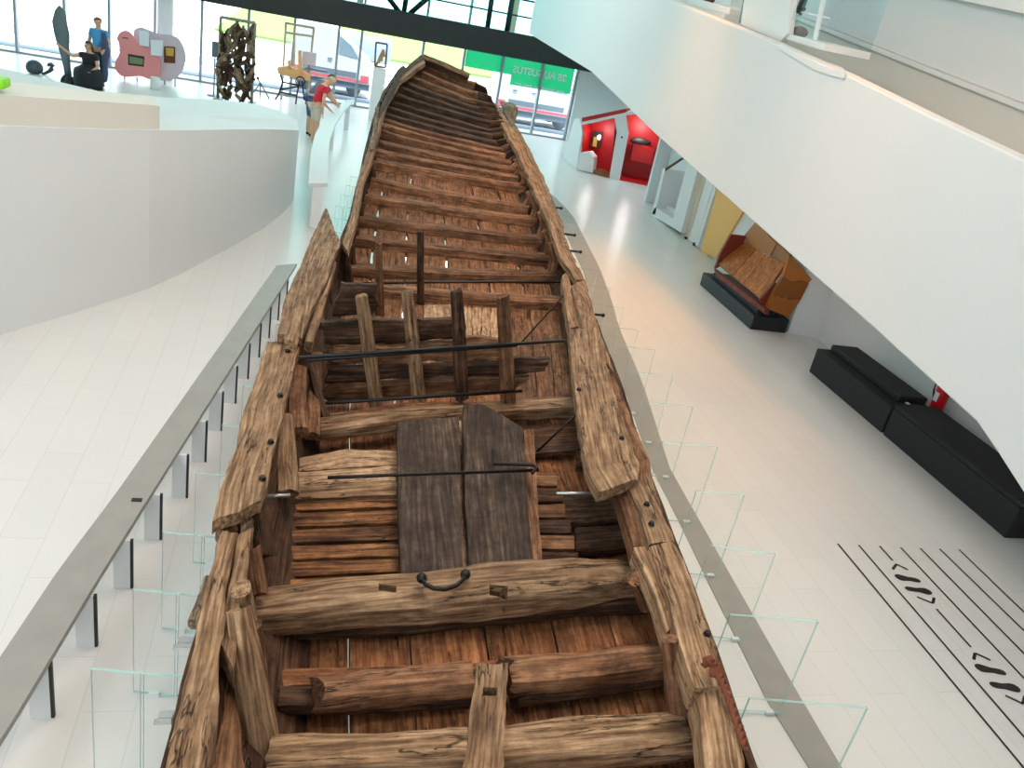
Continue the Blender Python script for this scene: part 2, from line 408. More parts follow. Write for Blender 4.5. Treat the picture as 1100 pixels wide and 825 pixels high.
# ================================================================ the setting
WY = 28.7
struct(box('floor', -14, 11.5, -5, WY+.15, -.3, 0, 'floor_tiles'))
struct(box('ceiling', -14.3, 11.8, -5.3, WY+.4, 8, 8.3, 'white_paint'))
struct(box('wall_back', -14.3, 11.8, -5.3, -5, 0, 8, 'wall_paint'))
struct(box('wall_left', -14.3, -14, -5, WY+.2, 0, 8, 'wall_paint'))
struct(box('wall_right', 8.45, 11.8, -5, min(onX(731.5, 250, 8.3).y, onX(750, 180, 8.3).y)-.02, 0, 8, 'wall_paint'))
YM = max(onX(700, 229, 8.3).y, onX(703, 226, 8.9).y, onX(714, 181, 8.9).y)+.03
struct(box('wall_right_rear', 8.62, 11.8, YM, YM+.12, 0, 8, 'wall_paint'))
struct(box('wall_recess', 8.96, 11.8, 17.3, YM-.01, 0, 8, 'wall_paint'))
struct(box('wall_end', 10.6, 11.8, YM+.12, WY+.2, 0, 8, 'wall_paint'))
struct(box('wall_front', 8.66, 10.6, WY-.25, WY+.2, 0, 8, 'wall_paint'))
# window wall: bays between mullions; clear below the black beam, green tinted above
mull = [-14, -12.2, -10.85, -9.5, -8.19, -6.9, -5.71, -4.46, -3.16, -1.83, -.49, .83, 1.53, 3.46, 4.79, 6.08, 7.44, 8.63]
for i, (a, b) in enumerate(zip(mull, mull[1:])):
    bm = bmesh.new(); bx(bm, a+.03, b-.03, WY-.01, WY+.01, .06, 2.9)
    w = struct(obj('window_%d' % (i+1), bm, 'pane_window'))
    box('mullion', b-.035, b+.035, WY-.09, WY+.09, 0, 8, 'mullion_grey', w)
    box('sill', a, b, WY-.07, WY+.07, 0, .05, 'mullion_grey', w)
    box('upper_pane', a+.03, b-.03, WY-.01, WY+.01, 2.95, 7.95, 'pane_green', w)
    box('transom', a, b, WY-.06, WY+.06, 4.02, 4.08, 'strut_green', w)
    box('handrail', a, b, WY-.5, WY-.45, 3.55, 3.6, 'strut_green', w)
# the black lintel beam with the truss standing on it
bY = 27.6
zb = onY(440, 42, bY).z; zt = onY(480, 21.5, bY).z
struct(box('trim_beam', -14, 10.6, bY, bY+.5, zb, zt, 'beam_black'))
def strut(p0, p1, r=.07):
    a, b = onY(*p0, bY+.25), onY(*p1, bY+.25); d = (b-a).normalized()
    a = a - d*((a.z-zt+.05)/d.z) if abs(d.z) > .01 else a
    b = b + d*((7.9-b.z)/d.z)
    return a, b
bm = bmesh.new(); st = []
for p0, p1 in (((524, 27), (528, 0)), ((545, 29), (550, 0)), ((434, 12), (436, 0)), ((429, 13), (419, 0)), ((441, 14), (457, 0))):
    a, b = strut(p0, p1)
    if abs(b.x-a.x) > 1.5: b = a.lerp(b, 1)
    st.append((a, b))
for k, (a, b) in enumerate(st):
    struct(tube('trim_strut' if k == 0 else 'trim_strut.%03d' % k, [a, b], .085, 'strut_green', seg=6))
# white round pillar by the window on the left
c = at(166, 96); struct(lathe('pillar', [(.22, 0), (.22, 8)], (c.x-.05, 28.15, 0), 'white_paint'))
tag(lathe('stool', [(.12, 0), (.13, .02), (.13, .3), (.11, .33)], (at(166.5, 96).x, at(166.5, 96).y, 0), 'white_paint'), 'small white cylinder on the floor below the two guitar shaped boards', 'stool')

# ---- great white flank of the stair on the right: one leaning-free wall, with its cap, soffit and gallery behind
FX = 6.0
low = [(566, -30), (568, 36), (635, 77), (705, 145), (870, 292), (936, 350), (1049, 453), (1072, 487), (1120, 562), (1180, 660)]
top = [(1180, 213), (1100, 172), (1000, 125), (905, 78), (820, 40), (735, 6), (690, -14)]
fl = [onX(*p, FX) for p in low]; tp = [onX(*p, FX) for p in top]
fl[0] = V((FX, fl[1].y, tp[-1].z+.25))
ground_ = fl[-1] + (fl[-1]-fl[-2])*((-.02-fl[-1].z)/(fl[-1].z-fl[-2].z)) if fl[-1].z > 0 else V((FX, fl[-1].y, -.02))
if fl[-1].z < 0: fl.pop()
fl = fl + [V((FX, ground_.y, 0)), V((FX, -4.9, 0))]
tp = [V((FX, -4.9, tp[0].z-.8))] + tp
tp = tp + [V((FX, fl[1].y-.2, tp[-1].z+.1))]
struct(prism('wall_stair_flank', fl+tp[:-1]+[V((FX, lerp(tp[-2].y, fl[0].y, .6), fl[0].z))], (.22, 0, 0), 'wall_paint', bevel=.02))
bm = bmesh.new()   # soffit: the raked underside running back to the wall
for a, b in zip(fl[1:-2], fl[2:-1]):
    prism_bm(bm, [a+V((.22, 0, 0)), b+V((.22, 0, 0)), b+V((.22, 0, .15)), a+V((.22, 0, .15))], (2.3, 0, 0))
struct(obj('ceiling_stair_soffit', bm, 'wall_paint'))
RX = 8.3
e0, e1, e2 = onX(700, -44, RX), onX(885, 28, RX), onX(1130, 124, RX)
struct(prism('wall_gallery', [V((RX, e0.y, 3.1)), e0, e1, e2, V((RX, -4.9, e2.z-.8)), V((RX, -4.9, 1.0)), V((RX, e2.y, 2.0))], (.14, 0, 0), 'cream_paint', bevel=.02))
d0 = V((RX-.05, 0, 0))
struct(prism('trim_gallery_ledge', [V((RX-.06, p.y, p.z)) for p in (e0, e1, e2, V((RX, -4.9, e2.z-.8)))]+[V((RX-.06, p.y, p.z-.06)) for p in (V((RX, -4.9, e2.z-.8)), e2, e1, e0)], (.22, 0, 0), 'white_paint'))
# upper cornice on the wall above
u0, u1 = onX(1020, -2, 8.44), onX(1110, 17, 8.44)
struct(prism('trim_cornice', [u0+(u0-u1)*2, u1+(u1-u0)*2, u1+(u1-u0)*2+V((0, 0, .25)), u0+(u0-u1)*2+V((0, 0, .25))], (-.12, 0, 0), 'white_paint'))

# ---- white ramp mass on the left
lb = [at(*p) for p in ((0, 360), (80, 336), (160, 310), (200, 291), (250, 264), (285, 244), (303, 230), (312, 221), (315.5, 214))]
tpx = [(0, 137), (80, 139), (160, 140), (200, 139.5), (250, 138), (285, 138), (303, 138.5), (312, 139), (318, 140)]
lt = []
for p, q in zip(lb, tpx):
    d = ray(*q); lt.append(V((p.x, p.y, H + d.z*p.y/d.y)))
far = [at(319, 129, 1.33), at(300, 119, 1.36), at(276, 112, 1.42), at(235, 107, 1.5), at(165, 104, 1.66), at(111, 101, 1.78), at(40, 97, 1.95), at(0, 94, 2.05)]
ext = [V((-4.4, 6.9, 0)), V((-6.5, 5.4, 0))]; extt = [V((-4.4, 6.9, 2.5)), V((-6.5, 5.4, 2.75))]
lb2 = ext[::-1]+lb; lt2 = extt[::-1]+lt
ring_t = lt2 + far + [V((-9.5, 12, 2.75))]; ring_b = [V((p.x, p.y, 0)) for p in lb2] + [V((p.x, p.y, 0)) for p in far] + [V((-9.5, 12, 0))]
bm = bmesh.new(); a = [bm.verts.new(p) for p in ring_t]; b = [bm.verts.new(p) for p in ring_b]
cen = bm.verts.new((sum(lt, V((0, 0, 0)))+sum(far, V((0, 0, 0))))/(len(lt)+len(far)))
for i in range(len(a)):
    j = (i+1) % len(a); bm.faces.new((a[i], a[j], b[j], b[i])); bm.faces.new((a[j], a[i], cen))
struct(obj('wall_ramp', bm, 'wall_paint'))
# the low inner parapet standing on the ramp
fr = [lt2[0]+V((-.02, .06, 0)), lt2[1]+V((-.02, .06, 0))] + [p+V((-.03, .05, 0)) for p in lt[:3]] + [lt[2].lerp(lt[3], .28)+V((-.03, .05, 0))]
hh = [onPlane(0, 101, lt[0]+V((-.03, .05, 0)), (0, 1, 0)).z-lt[0].z]*5 + [onPlane(172, 112, fr[-1], (0, 1, 0)).z-fr[-1].z]
tpz = [p+V((0, 0, h-.02)) for p, h in zip(fr, hh)]
bk = [p + (V((-.57, .82, 0)) * 2.2) for p in tpz]
bk[-1] = at(166, 103.5, tpz[-1].z); bk[2] = at(0, 86, tpz[2].z); bk[3] = at(80, 95.5, tpz[3].z); bk[4] = at(150, 102, tpz[4].z)
bm = bmesh.new(); n = len(fr)
A = [bm.verts.new(p+V((0, 0, -.03))) for p in fr]; B = [bm.verts.new(p) for p in tpz]; Bk = [bm.verts.new(p) for p in bk]; Ak = [bm.verts.new(V((p.x, p.y, p.z-.45))) for p in bk]
for i in range(n-1):
    bm.faces.new((A[i], A[i+1], B[i+1], B[i])); bm.faces.new((B[i], B[i+1], Bk[i+1], Bk[i])); bm.faces.new((Bk[i], Bk[i+1], Ak[i+1], Ak[i])); bm.faces.new((Ak[i], Ak[i+1], A[i+1], A[i]))
bm.faces.new((A[0], B[0], Bk[0], Ak[0])); bm.faces.new((A[-1], Ak[-1], Bk[-1], B[-1]))
struct(obj('wall_ramp_parapet', bm, 'cream_paint'))
p = at(2, 100.5, tpz[2].z+.005)
tag(box('block', p.x-.5, at(4.5, 100.5, p.z).x, p.y+.03, p.y+.25, p.z+.03, p.z+.12, 'lime_green', bevel=.02), 'lime green block at the left edge of the photo on the ramp parapet', 'block')
# ================================================================ the ship
ship = thing('ship', 'long weathered oak ship wreck without a deck, lying in the middle of the hall', 'ship', (1.3, 4, 0))
yz = [0, 6.5, 8, 9.4, 10.8, 13, 15, 17, 18.5]; zz = [.75, .75, .83, .97, 1.17, 1.53, 1.93, 2.33, 2.63]
def zf(y): return interp(y, yz, zz)
def onf(x, y, dz=.12):
    d = ray(x, y); k = 1/math.hypot(d.x, d.y); lo, hi = 1.0, 24.0
    f = lambda t: (EYE+d*(t*k)).z - zf((EYE+d*(t*k)).y) - dz
    for _ in range(60):
        mid = (lo+hi)/2
        if f(mid) > 0: lo = mid
        else: hi = mid
    return EYE + d*(lo*k)
FLx = ([1, 2.4, 3.1, 6.6, 9, 10.1, 11.5, 12.8, 14, 15.4, 17, 18], [.26, .26, .24, .33, .6, .68, .84, 1.03, 1.2, 1.4, 1.85, 2.1])
FRx = ([1, 2.4, 3.1, 6.7, 9, 10.2, 12, 13, 14.5, 16, 17.2, 18], [2.1, 2.2, 2.32, 2.72, 3.05, 3.16, 3.22, 3.25, 3.22, 3.14, 3.1, 3.02])
GLx = ([1, 2, 3.6, 5, 6.5, 8, 9, 9.8, 10.8, 12, 14, 15.7, 17.5, 18.5], [-.3, -.28, -.2, 0, .1, .35, .53, .67, .78, .9, 1.12, 1.38, 1.8, 2.2])
GRx = ([1, 2.36, 2.93, 3.78, 4.87, 6.31, 7.4, 8.9, 11.1, 12.75, 15, 16.2, 17.2, 18], [1.95, 2.1, 2.22, 2.36, 2.52, 2.78, 2.93, 3.14, 3.34, 3.42, 3.58, 3.66, 3.56, 3.2])
GLz = ([0, 4.3, 7, 9, 10, 11.8, 13.9, 15.7, 17.5, 18.5], [1.4, 1.42, 1.47, 1.53, 1.66, 1.84, 2.1, 2.36, 2.62, 2.8])
GRz = ([0, 5, 7.4, 8.9, 11.1, 12.75, 15, 16.2, 17.2, 18], [1.4, 1.4, 1.45, 1.5, 1.66, 1.83, 2.05, 2.14, 2.27, 2.5])
FLf = lambda y: interp(y, *FLx); FRf = lambda y: interp(y, *FRx)
GLf = lambda y: V((interp(y, *GLx), y, interp(y, *GLz))); GRf = lambda y: V((interp(y, *GRx), y, interp(y, *GRz)))
Y0 = 1.3
def ys(a, b, st=.35):
    n = max(2, int((b-a)/st)+1); return [a+(b-a)*i/n for i in range(n+1)]
# bottom planking: wide planks along the ship with open seams between
cuts = [0, .1, .265, .475, .68, .86, 1]
def gap(y, k=0):
    o_ = max(0, noise.noise(V((y*2.9, k*5.1, 4)))*1.7+.5)
    return interp(y, [0, 6, 8.5, 12.5, 14, 18], [0.013, .013, .005, .005, .004, .004]) + (min(1, o_)*interp(y, [7.5, 8.5, 13, 15], [0, .042, .036, .02]) if y > 7.5 else 0)
for k in range(6):
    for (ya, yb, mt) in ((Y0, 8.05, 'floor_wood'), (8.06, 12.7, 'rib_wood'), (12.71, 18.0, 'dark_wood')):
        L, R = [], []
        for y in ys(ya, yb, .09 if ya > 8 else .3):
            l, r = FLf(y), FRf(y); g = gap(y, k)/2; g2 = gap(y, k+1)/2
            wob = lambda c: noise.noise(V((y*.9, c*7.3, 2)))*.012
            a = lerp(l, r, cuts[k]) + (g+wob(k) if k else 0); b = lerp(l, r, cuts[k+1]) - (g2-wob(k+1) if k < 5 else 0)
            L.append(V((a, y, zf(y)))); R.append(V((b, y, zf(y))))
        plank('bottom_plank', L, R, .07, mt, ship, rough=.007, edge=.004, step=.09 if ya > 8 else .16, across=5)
# the side planking, inner face seen from above
for side in (0, 1):
    fx = FLf if side == 0 else FRf; gf = GLf if side == 0 else GRf; sg = -1 if side == 0 else 1
    for q in range(2):
        for (ya, yb) in ((Y0, 5.2), (5.2, 10.4), (10.4, 17.6)):
            A, B = [], []
            for y in ys(ya, yb):
                bt = V((fx(y)-sg*.012, y, zf(y)-.02)); tpp = gf(y)+V((sg*.03, 0, -.10)); mid = bt.lerp(tpp, .5)+V((sg*.05, 0, -.03))
                pts = [bt, mid, tpp]
                A.append(pts[q]); B.append(pts[q+1])
            plank('side_plank', A, B, .05, 'dark_wood', ship, down=(sg, 0, -.2), rough=.01, step=.2, across=4)
# ---- frames of the forward hull: floor timber with the arm that rises at each side
c1 = [(300, 75, 600, 195), (275, 110, 610, 245), (250, 145, 610, 290), (230, 185, 620, 325), (200, 210, 650, 365), (190, 255, 680, 400), (140, 285, 690, 445), (125, 320, 690, 470), (115, 350, 720, 510), (105, 385, 745, 545), (100, 410, 760, 580), (95, 445, 790, 615), (75, 500, 805, 650), (60, 550, 820, 690), (55, 605, 860, 740)]
ribs = [(390+a/5, 50+b/5, 390+c/5, 50+d/5) for a, b, c, d in c1] + [(400, 190, 565, 221), (392, 208, 574, 233), (386, 231, 580, 254), (381, 252.5, 589, 274), (378, 284, 594, 292), (376, 304, 600, 320)]
for i, r in enumerate(ribs):
    a, b = onf(r[0], r[1], .11), onf(r[2], r[3], .11)
    wd = .16 if i < 12 else .23; hgt_ = .17 if i < 12 else .18
    bow = V((0, 0, -.02)); mid = a.lerp(b, .5)
    pth = [a+V((-.02, 0, 0)), a.lerp(b, .12)+bow, mid+bow*1.5, a.lerp(b, .88)+bow, b+V((.03, 0, 0))]
    pth = [p+V((0, 0, -.075)) for p in pth]
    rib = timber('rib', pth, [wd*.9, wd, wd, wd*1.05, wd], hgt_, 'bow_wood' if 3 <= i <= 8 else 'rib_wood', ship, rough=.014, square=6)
    # right arm
    ga = GRf(min(b.y, 17.1)); g0 = b+V((.0, 0, -.05)); g1 = V((lerp(b.x, ga.x-.1, .6)+.03, b.y+.02, lerp(b.z, ga.z, .45))); g2 = V((ga.x-.15, b.y+.04, ga.z-.03-random.random()*.08))
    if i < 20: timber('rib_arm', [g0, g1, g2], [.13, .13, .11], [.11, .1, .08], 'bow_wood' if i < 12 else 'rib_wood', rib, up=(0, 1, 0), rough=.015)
    gl = GLf(a.y); h0 = a+V((0, 0, -.05)); h1 = V((lerp(a.x, gl.x, .55)-.03, a.y, lerp(a.z, gl.z, .5))); h2 = V((gl.x+.04, a.y+.02, gl.z-.05-random.random()*.06))
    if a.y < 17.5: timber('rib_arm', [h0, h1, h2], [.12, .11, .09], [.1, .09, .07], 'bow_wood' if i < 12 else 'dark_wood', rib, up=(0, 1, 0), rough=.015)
# stem plank closing the bow
a, b = at(456, 57.5, 2.82), at(505, 79, 2.66); b2 = at(520, 97, 2.45)
aa, bb, b3 = at(455, 62, 2.7), at(503, 83, 2.56), at(518, 103, 2.36)
plank('stem_plank', [a, a.lerp(b, .5)+V((0, 0, .01)), b], [aa+V((0, -.1, 0)), aa.lerp(bb, .5)+V((0, -.1, 0)), bb+V((0, -.1, 0))], .09, 'gunwale_wood', ship, rough=.012)
# ---- gunwales, wales and the pieces along the sides (edges given as photo points with their height)
def pk(name, left, right, z, th=.07, m='gunwale_wood', **k):
    return plank(name, px(left, z), px(right, z), th, m, ship, **k)
# forward, left
Lo = [(367, 262, 1.53), (376.7, 232, 1.63), (384.6, 191, 1.77), (394, 163, 1.9), (403.5, 128, 2.08), (414.5, 103, 2.27), (430, 78, 2.5), (451, 59, 2.75)]
Li = [(373, 268, 1.53), (384, 235, 1.63), (391.5, 193, 1.77), (400, 167, 1.9), (409, 132, 2.08), (418, 111, 2.2), (427, 88, 2.42), (457, 66, 2.7)]
pk('gunwale_plank', Lo, Li, 1.6, .07, 'gunwale_wood', rough=.015, edge=.02)
pk('gunwale_plank', [(404.5, 126, 2.1), (413.5, 104, 2.28), (428, 79, 2.52), (452, 58.5, 2.77)], [(409, 127, 2.1), (419, 106, 2.26), (433, 82, 2.48), (457, 62, 2.74)], 2, .1, 'bow_wood')
pk('gunwale_plank', [(397.5, 160, 1.95), (401, 135, 2.07), (404, 114, 2.2)], [(400, 160, 1.95), (404, 136, 2.07), (406.5, 115, 2.2)], 2, .15, 'drift_wood', edge=.03)
# forward, right: two strakes, the outer one frayed
pk('gunwale_plank', [(619, 300, 1.49), (601, 274, 1.53), (590.6, 241, 1.63), (577, 212, 1.72), (566, 186, 1.83), (556, 162, 1.95), (542, 140, 2.07), (530, 113, 2.2)],
   [(629, 300, 1.49), (617, 278, 1.53), (603.7, 243, 1.63), (590, 212, 1.72), (576, 186, 1.83), (564, 160, 1.95), (552, 139, 2.07), (537, 116, 2.18)], 1.6, .07, 'gunwale_wood', rough=.016, edge=.02)
pk('gunwale_plank', [(603.7, 244, 1.6), (590, 213, 1.7), (576, 187, 1.81), (564, 161, 1.93), (549, 134, 2.07), (536, 108, 2.2)],
   [(606, 244, 1.6), (594, 213, 1.7), (582, 186, 1.81), (568, 157, 1.93), (553, 132, 2.07), (540, 112, 2.2)], 1.6, .3, 'drift_wood', rough=.02, edge=.03)
pk('gunwale_plank', [(628, 366, 1.46), (620, 330, 1.47), (614, 306, 1.49)], [(660, 400, 1.42), (641, 345, 1.45), (629, 300, 1.5)], 1.46, .2, 'gunwale_wood')
pk('gunwale_plank', [(612, 352, 1.42), (607, 325, 1.42), (604, 296, 1.43)], [(624, 350, 1.42), (617, 322, 1.42), (610, 292, 1.43)], 1.42, .1, 'gunwale_wood')
# amidships, right: the wide wale plank and the strake outside it
pk('wale_plank', [(644, 527), (630, 503), (621, 442), (614.6, 398), (612, 353)], [(686, 514), (687, 497), (669, 451), (654, 398), (640, 352)], 1.46, .08, rough=.012, edge=.02, across=10, step=.06)
pk('gunwale_plank', [(684, 520), (686, 494), (668, 449), (653, 398)], [(702, 516), (697, 492), (677, 445), (659, 398)], 1.38, .2, 'rib_wood', rough=.014, edge=.02)
# near, right
pk('gunwale_plank', [(697, 584), (688, 553), (674, 519)], [(725, 580), (711, 545), (699, 512)], 1.4, .12, rough=.012, edge=.014)
pk('gunwale_plank', [(744, 738), (732, 697), (720, 646), (698, 587)], [(773, 735), (770, 697), (750, 638), (725, 582)], 1.4, .14, rough=.014, edge=.016, across=8, step=.06)
pk('gunwale_plank', [(717, 678), (702, 634), (681, 588)], [(727, 673), (715, 634), (697, 588)], 1.34, .12, rough=.012)
pk('gunwale_plank', [(681, 586), (672, 553), (663, 523)], [(697, 586), (686, 553), (674, 521)], 1.34, .12, 'rib_wood', rough=.012)
pk('gunwale_plank', [(768, 905), (759, 830), (755, 790), (748, 742)], [(806, 900), (801, 835), (799, 799), (785, 735)], 1.36, .14, 'gunwale_wood', rough=.016, edge=.016, across=8, step=.06)
# near, left
pk('gunwale_plank', [(160, 905), (179, 816), (191, 761), (206, 702), (222, 626), (236, 572)], [(215, 905), (225, 820), (232, 761), (236, 700), (244, 626), (256, 570)], 1.4, .14, rough=.016, edge=.016, across=8, step=.06)
pk('gunwale_plank', [(237, 690), (240, 660), (245, 626), (258, 571)], [(252, 716), (256, 678), (265, 612), (273, 565)], 1.38, .12, rough=.014, edge=.014)
pk('side_plank', [(226, 900, 1.15), (231, 820, 1.15), (240, 765, 1.15), (247, 720, 1.15)], [(268, 900, 1.1), (264, 820, 1.1), (257, 765, 1.1), (253, 722, 1.1)], 1.1, .06, 'rib_wood')
pk('gunwale_plank', [(236, 572, 1.36), (233, 563, 1.36)], [(256, 568, 1.36), (254, 556, 1.36)], 1.36, .1, 'rib_wood')
pk('gunwale_plank', [(259, 572, 1.36), (257, 560, 1.36)], [(273, 556, 1.36), (270, 546, 1.36)], 1.36, .1, 'drift_wood')
# amidships, left: wide wale plank, the upended plank behind it and the ridge timbers between
pk('wale_plank', [(230, 560), (233.6, 530), (246, 495), (258, 462), (261, 441), (277.6, 401), (285, 366)], [(280, 538), (289, 507), (297, 471), (305, 438), (317, 389), (321.5, 371), (323, 362)], 1.47, .08, rough=.014, edge=.02, across=10, step=.06, chip=.05)
pk('wale_plank', [(298, 358), (306, 320), (320, 290), (335, 253), (349, 224)], [(324, 362), (338, 326), (352, 297), (365.5, 260), (351, 224)], 1.55, .07, rough=.012, edge=.012, across=8, step=.06)
timber('side_timber', px([(312, 372), (322, 330), (331, 292)], 1.52), [.1, .12, .07], .1, 'gunwale_wood', ship)
timber('side_timber', px([(330, 372), (347, 318), (358, 285)], 1.42), [.07, .07, .06], .09, 'gunwale_wood', ship)
timber('side_timber', px([(345, 350, 1.3), (338, 310, 1.42), (334, 296, 1.5)], 1.4), .07, .08, 'rib_wood', ship)
timber('side_timber', px([(321, 465, 1.2), (320, 430, 1.25), (322, 398, 1.3)], 1.2), [.13, .12, .1], .1, 'rib_wood', ship, up=(0, -1, .3))
timber('side_timber', px([(309, 531, 1.1), (308, 490, 1.18), (308, 450, 1.28)], 1.2), [.14, .13, .11], .1, 'gunwale_wood', ship, up=(0, -1, .3))
timber('side_timber', px([(352, 452, 1.0), (342, 425, 1.1), (334, 395, 1.25)], 1.2), [.09, .07, .05], .07, 'dark_wood', ship)
timber('side_timber', px([(335, 470, 1.0), (337, 420, 1.1), (340, 380, 1.2)], 1.2), .1, .06, 'rib_wood', ship)
timber('side_timber', px([(285, 600, 1.1), (280, 570, 1.2), (277, 545, 1.3)], 1.2), .12, .1, 'dark_wood', ship, up=(0, -1, .3))
timber('side_timber', px([(278, 640, 1.1), (274, 612, 1.2), (270, 590, 1.3)], 1.2), .1, .08, 'rib_wood', ship, up=(0, -1, .3))
# ---- the near part of the hull
mb = timber('mast_beam', px([(266, 659), (330, 653), (430, 643), (560, 631), (660, 623), (693, 624)], .97), [.24, .26, .29, .31, .28, .2], [.16, .19, .2, .2, .19, .14], 'gunwale_wood', ship, rough=.026, step=.03, square=6, K=30)
carve(mb, at(535, 637, 1.05), .055, .035, .12, -.1); carve(mb, at(416, 634, 1.05), .05, .03, .035, -.1)
timber('cross_timber', px([(298, 668), (430, 662), (560, 650), (688, 640)], .85), .24, .14, 'dark_wood', ship, rough=.024)
timber('cross_timber', px([(300, 752), (420, 752), (505, 745)], .85), .16, .12, 'dark_wood', ship, rough=.03, step=.05)
timber('cross_timber', px([(552, 742), (630, 735), (715, 722)], .85), .18, .12, 'dark_wood', ship, rough=.03, step=.05)
for pts, w in (([(338, 748), (420, 741), (508, 733)], .17), ([(548, 728), (630, 722), (714, 712)], .2)):
    timber('cross_timber', px(pts, .93), w, .17, 'rib_wood', ship, rough=.024, step=.05, chip=.06)
plank('cross_plank', px([(284, 718), (500, 712), (710, 690)], .86), px([(284, 735), (500, 728), (712, 704)], .86), .08, 'floor_wood', ship, rough=.014, edge=.02)
timber('cross_timber', px([(288, 818), (400, 813), (540, 806), (650, 796), (735, 790)], .92), [.2, .2, .22, .24, .22], .17, 'gunwale_wood', ship, rough=.02, step=.05)
timber('cross_timber', px([(290, 900), (500, 892), (740, 880)], .92), .22, .18, 'rib_wood', ship, rough=.02)
plank('keelson_block', px([(497, 828, 1.06), (503, 790, 1.06), (512, 712, 1.04)], 1.05), px([(541, 828, 1.06), (542, 790, 1.06), (546, 712, 1.04)], 1.05), .1, 'gunwale_wood', ship, rough=.01, step=.06, across=7, holes=[(8, 2), (8, 3), (8, 4)])
# stanchions rising from those timbers at both sides
def stan(t, b, w, h, m='gunwale_wood', zt_=1.46, zb_=.85, **k):
    timber('stanchion', [at(b[0], b[1], zb_), at((t[0]+b[0])/2, (t[1]+b[1])/2, (zt_+zb_)/2), at(t[0], t[1], zt_)], w, h, m, ship, up=(0, -1, 0), **k)
stan((258, 655), (282, 815), [.17, .15, .1], [.15, .13, .1])
stan((257, 632), (268, 680), [.1, .1, .1], .1, zt_=1.44, zb_=1.1)
stan((272, 672), (286, 790), [.08, .08, .07], .08, 'rib_wood', 1.3, .85)
stan((720, 686), (733, 785), [.13, .11, .08], [.12, .1, .08], 'rib_wood', 1.38, .88)
stan((683, 622), (696, 652), [.1, .1, .09], .09, 'rib_wood', 1.25, .95)
# ---- the cabin: lining boards on the floor, wall panels laid across, bulkhead, posts
zs = .93
for k in range(6):
    ya, yb = 529+k*17.6, 529+(k+1)*17.6-3.5; xl = 297-k*1.2
    plank('lining_board', px([(xl, ya+5), (428, ya)], zs-.008*k), px([(xl-1, yb+5), (428, yb)], zs-.008*k-.02), .04, 'ceiling_wood', ship, rough=.008, edge=.008, across=4)
for k in range(6):
    ya, yb = 507+k*17, 507+(k+1)*17-3; xr = [596, 602, 606, 612, 616, 620][k]
    plank('lining_board', px([(570, ya), (xr, ya)], zs-.006*k), px([(570, yb), (xr+2, yb)], zs-.006*k-.02), .04, 'dark_wood' if k % 2 else 'rib_wood', ship, rough=.008, edge=.008, across=4)
for k, (a, b, z0) in enumerate((((322, 491), (427, 483), 1.02), ((318, 507), (427, 500), 1.0), ((319, 522), (427, 516), .98))):
    plank('lining_board', px([a, ((a[0]+b[0])/2, (a[1]+b[1])/2-(6 if k == 0 else 0)), b], z0), px([(a[0], a[1]+14), (b[0], b[1]+14)], z0-.02), .04, 'pale_wood' if k < 2 else 'gunwale_wood', ship, rough=.012, edge=.015)
for (a, b) in (((620, 468), (652, 500)), ((605, 530), (668, 560)), ((618, 565), (672, 592)), ((560, 456), (632, 486))):
    plank('lining_board', px([(a[0], a[1]), (b[0], a[1]-4)], .86), px([(a[0], b[1]), (b[0], b[1]-4)], .85), .05, 'dark_wood', ship, rough=.014, edge=.014)
plank('lining_board', px([(492, 612), (492, 448)], .95), px([(504, 612), (504, 448)], .95), .03, 'pale_wood', ship)
plank('wall_panel', px([(431, 622, 1.02), (428, 540, 1.1), (427, 453, 1.18)], 1), px([(498, 618, 1.02), (495, 540, 1.1), (493, 447, 1.18)], 1), .05, 'panel_wood', ship, rough=.008, across=8, edge=.006)
plank('wall_panel', px([(504, 614, 1.02), (500, 530, 1.1), (497, 450, 1.18), (498, 434, 1.2)], 1), px([(573, 612, 1.02), (567, 530, 1.1), (561, 458, 1.17), (520, 434, 1.2)], 1), .05, 'panel_wood', ship, rough=.008, across=8, edge=.008)
plank('wall_panel', px([(573, 610, .98), (566, 540, 1.04), (562, 462, 1.1)], 1), px([(583, 610, .98), (578, 540, 1.04), (573, 460, 1.1)], 1), .05, 'rib_wood', ship, rough=.008, across=3)
timber('cross_timber', px([(340, 463), (385, 457), (430, 450), (520, 444), (616, 437)], .95), [.2, .2, .18, .2, .2], .15, 'gunwale_wood', ship, rough=.02, step=.05)
timber('cross_timber', px([(352, 452), (440, 440), (520, 438), (614, 430)], .9), .12, .1, 'rib_wood', ship, rough=.02)
# bulkhead of horizontal boards, broken at its right end
base = at(400, 440, .84); BY = base.y + .12
def bulk(pa, pb, pc, pd, m):
    plank('bulkhead_board', [onY(*pa, BY), onY(*pb, BY)], [onY(*pd, BY), onY(*pc, BY)], .05, m, ship, down=(0, 1, 0), rough=.03, edge=.03, chip=.08, step=.05)
bulk((345, 347), (499, 342), (499, 366), (346, 371), 'dark_wood')
bulk((346, 372), (548, 365), (548, 388), (347, 394), 'rib_wood')
bulk((347, 395), (590, 388), (588, 401), (348, 413), 'dark_wood')
bulk((349, 414), (572, 403), (545, 424), (350, 433), 'rib_wood')
bulk((360, 306), (402, 306), (402, 340), (358, 340), 'dark_wood')
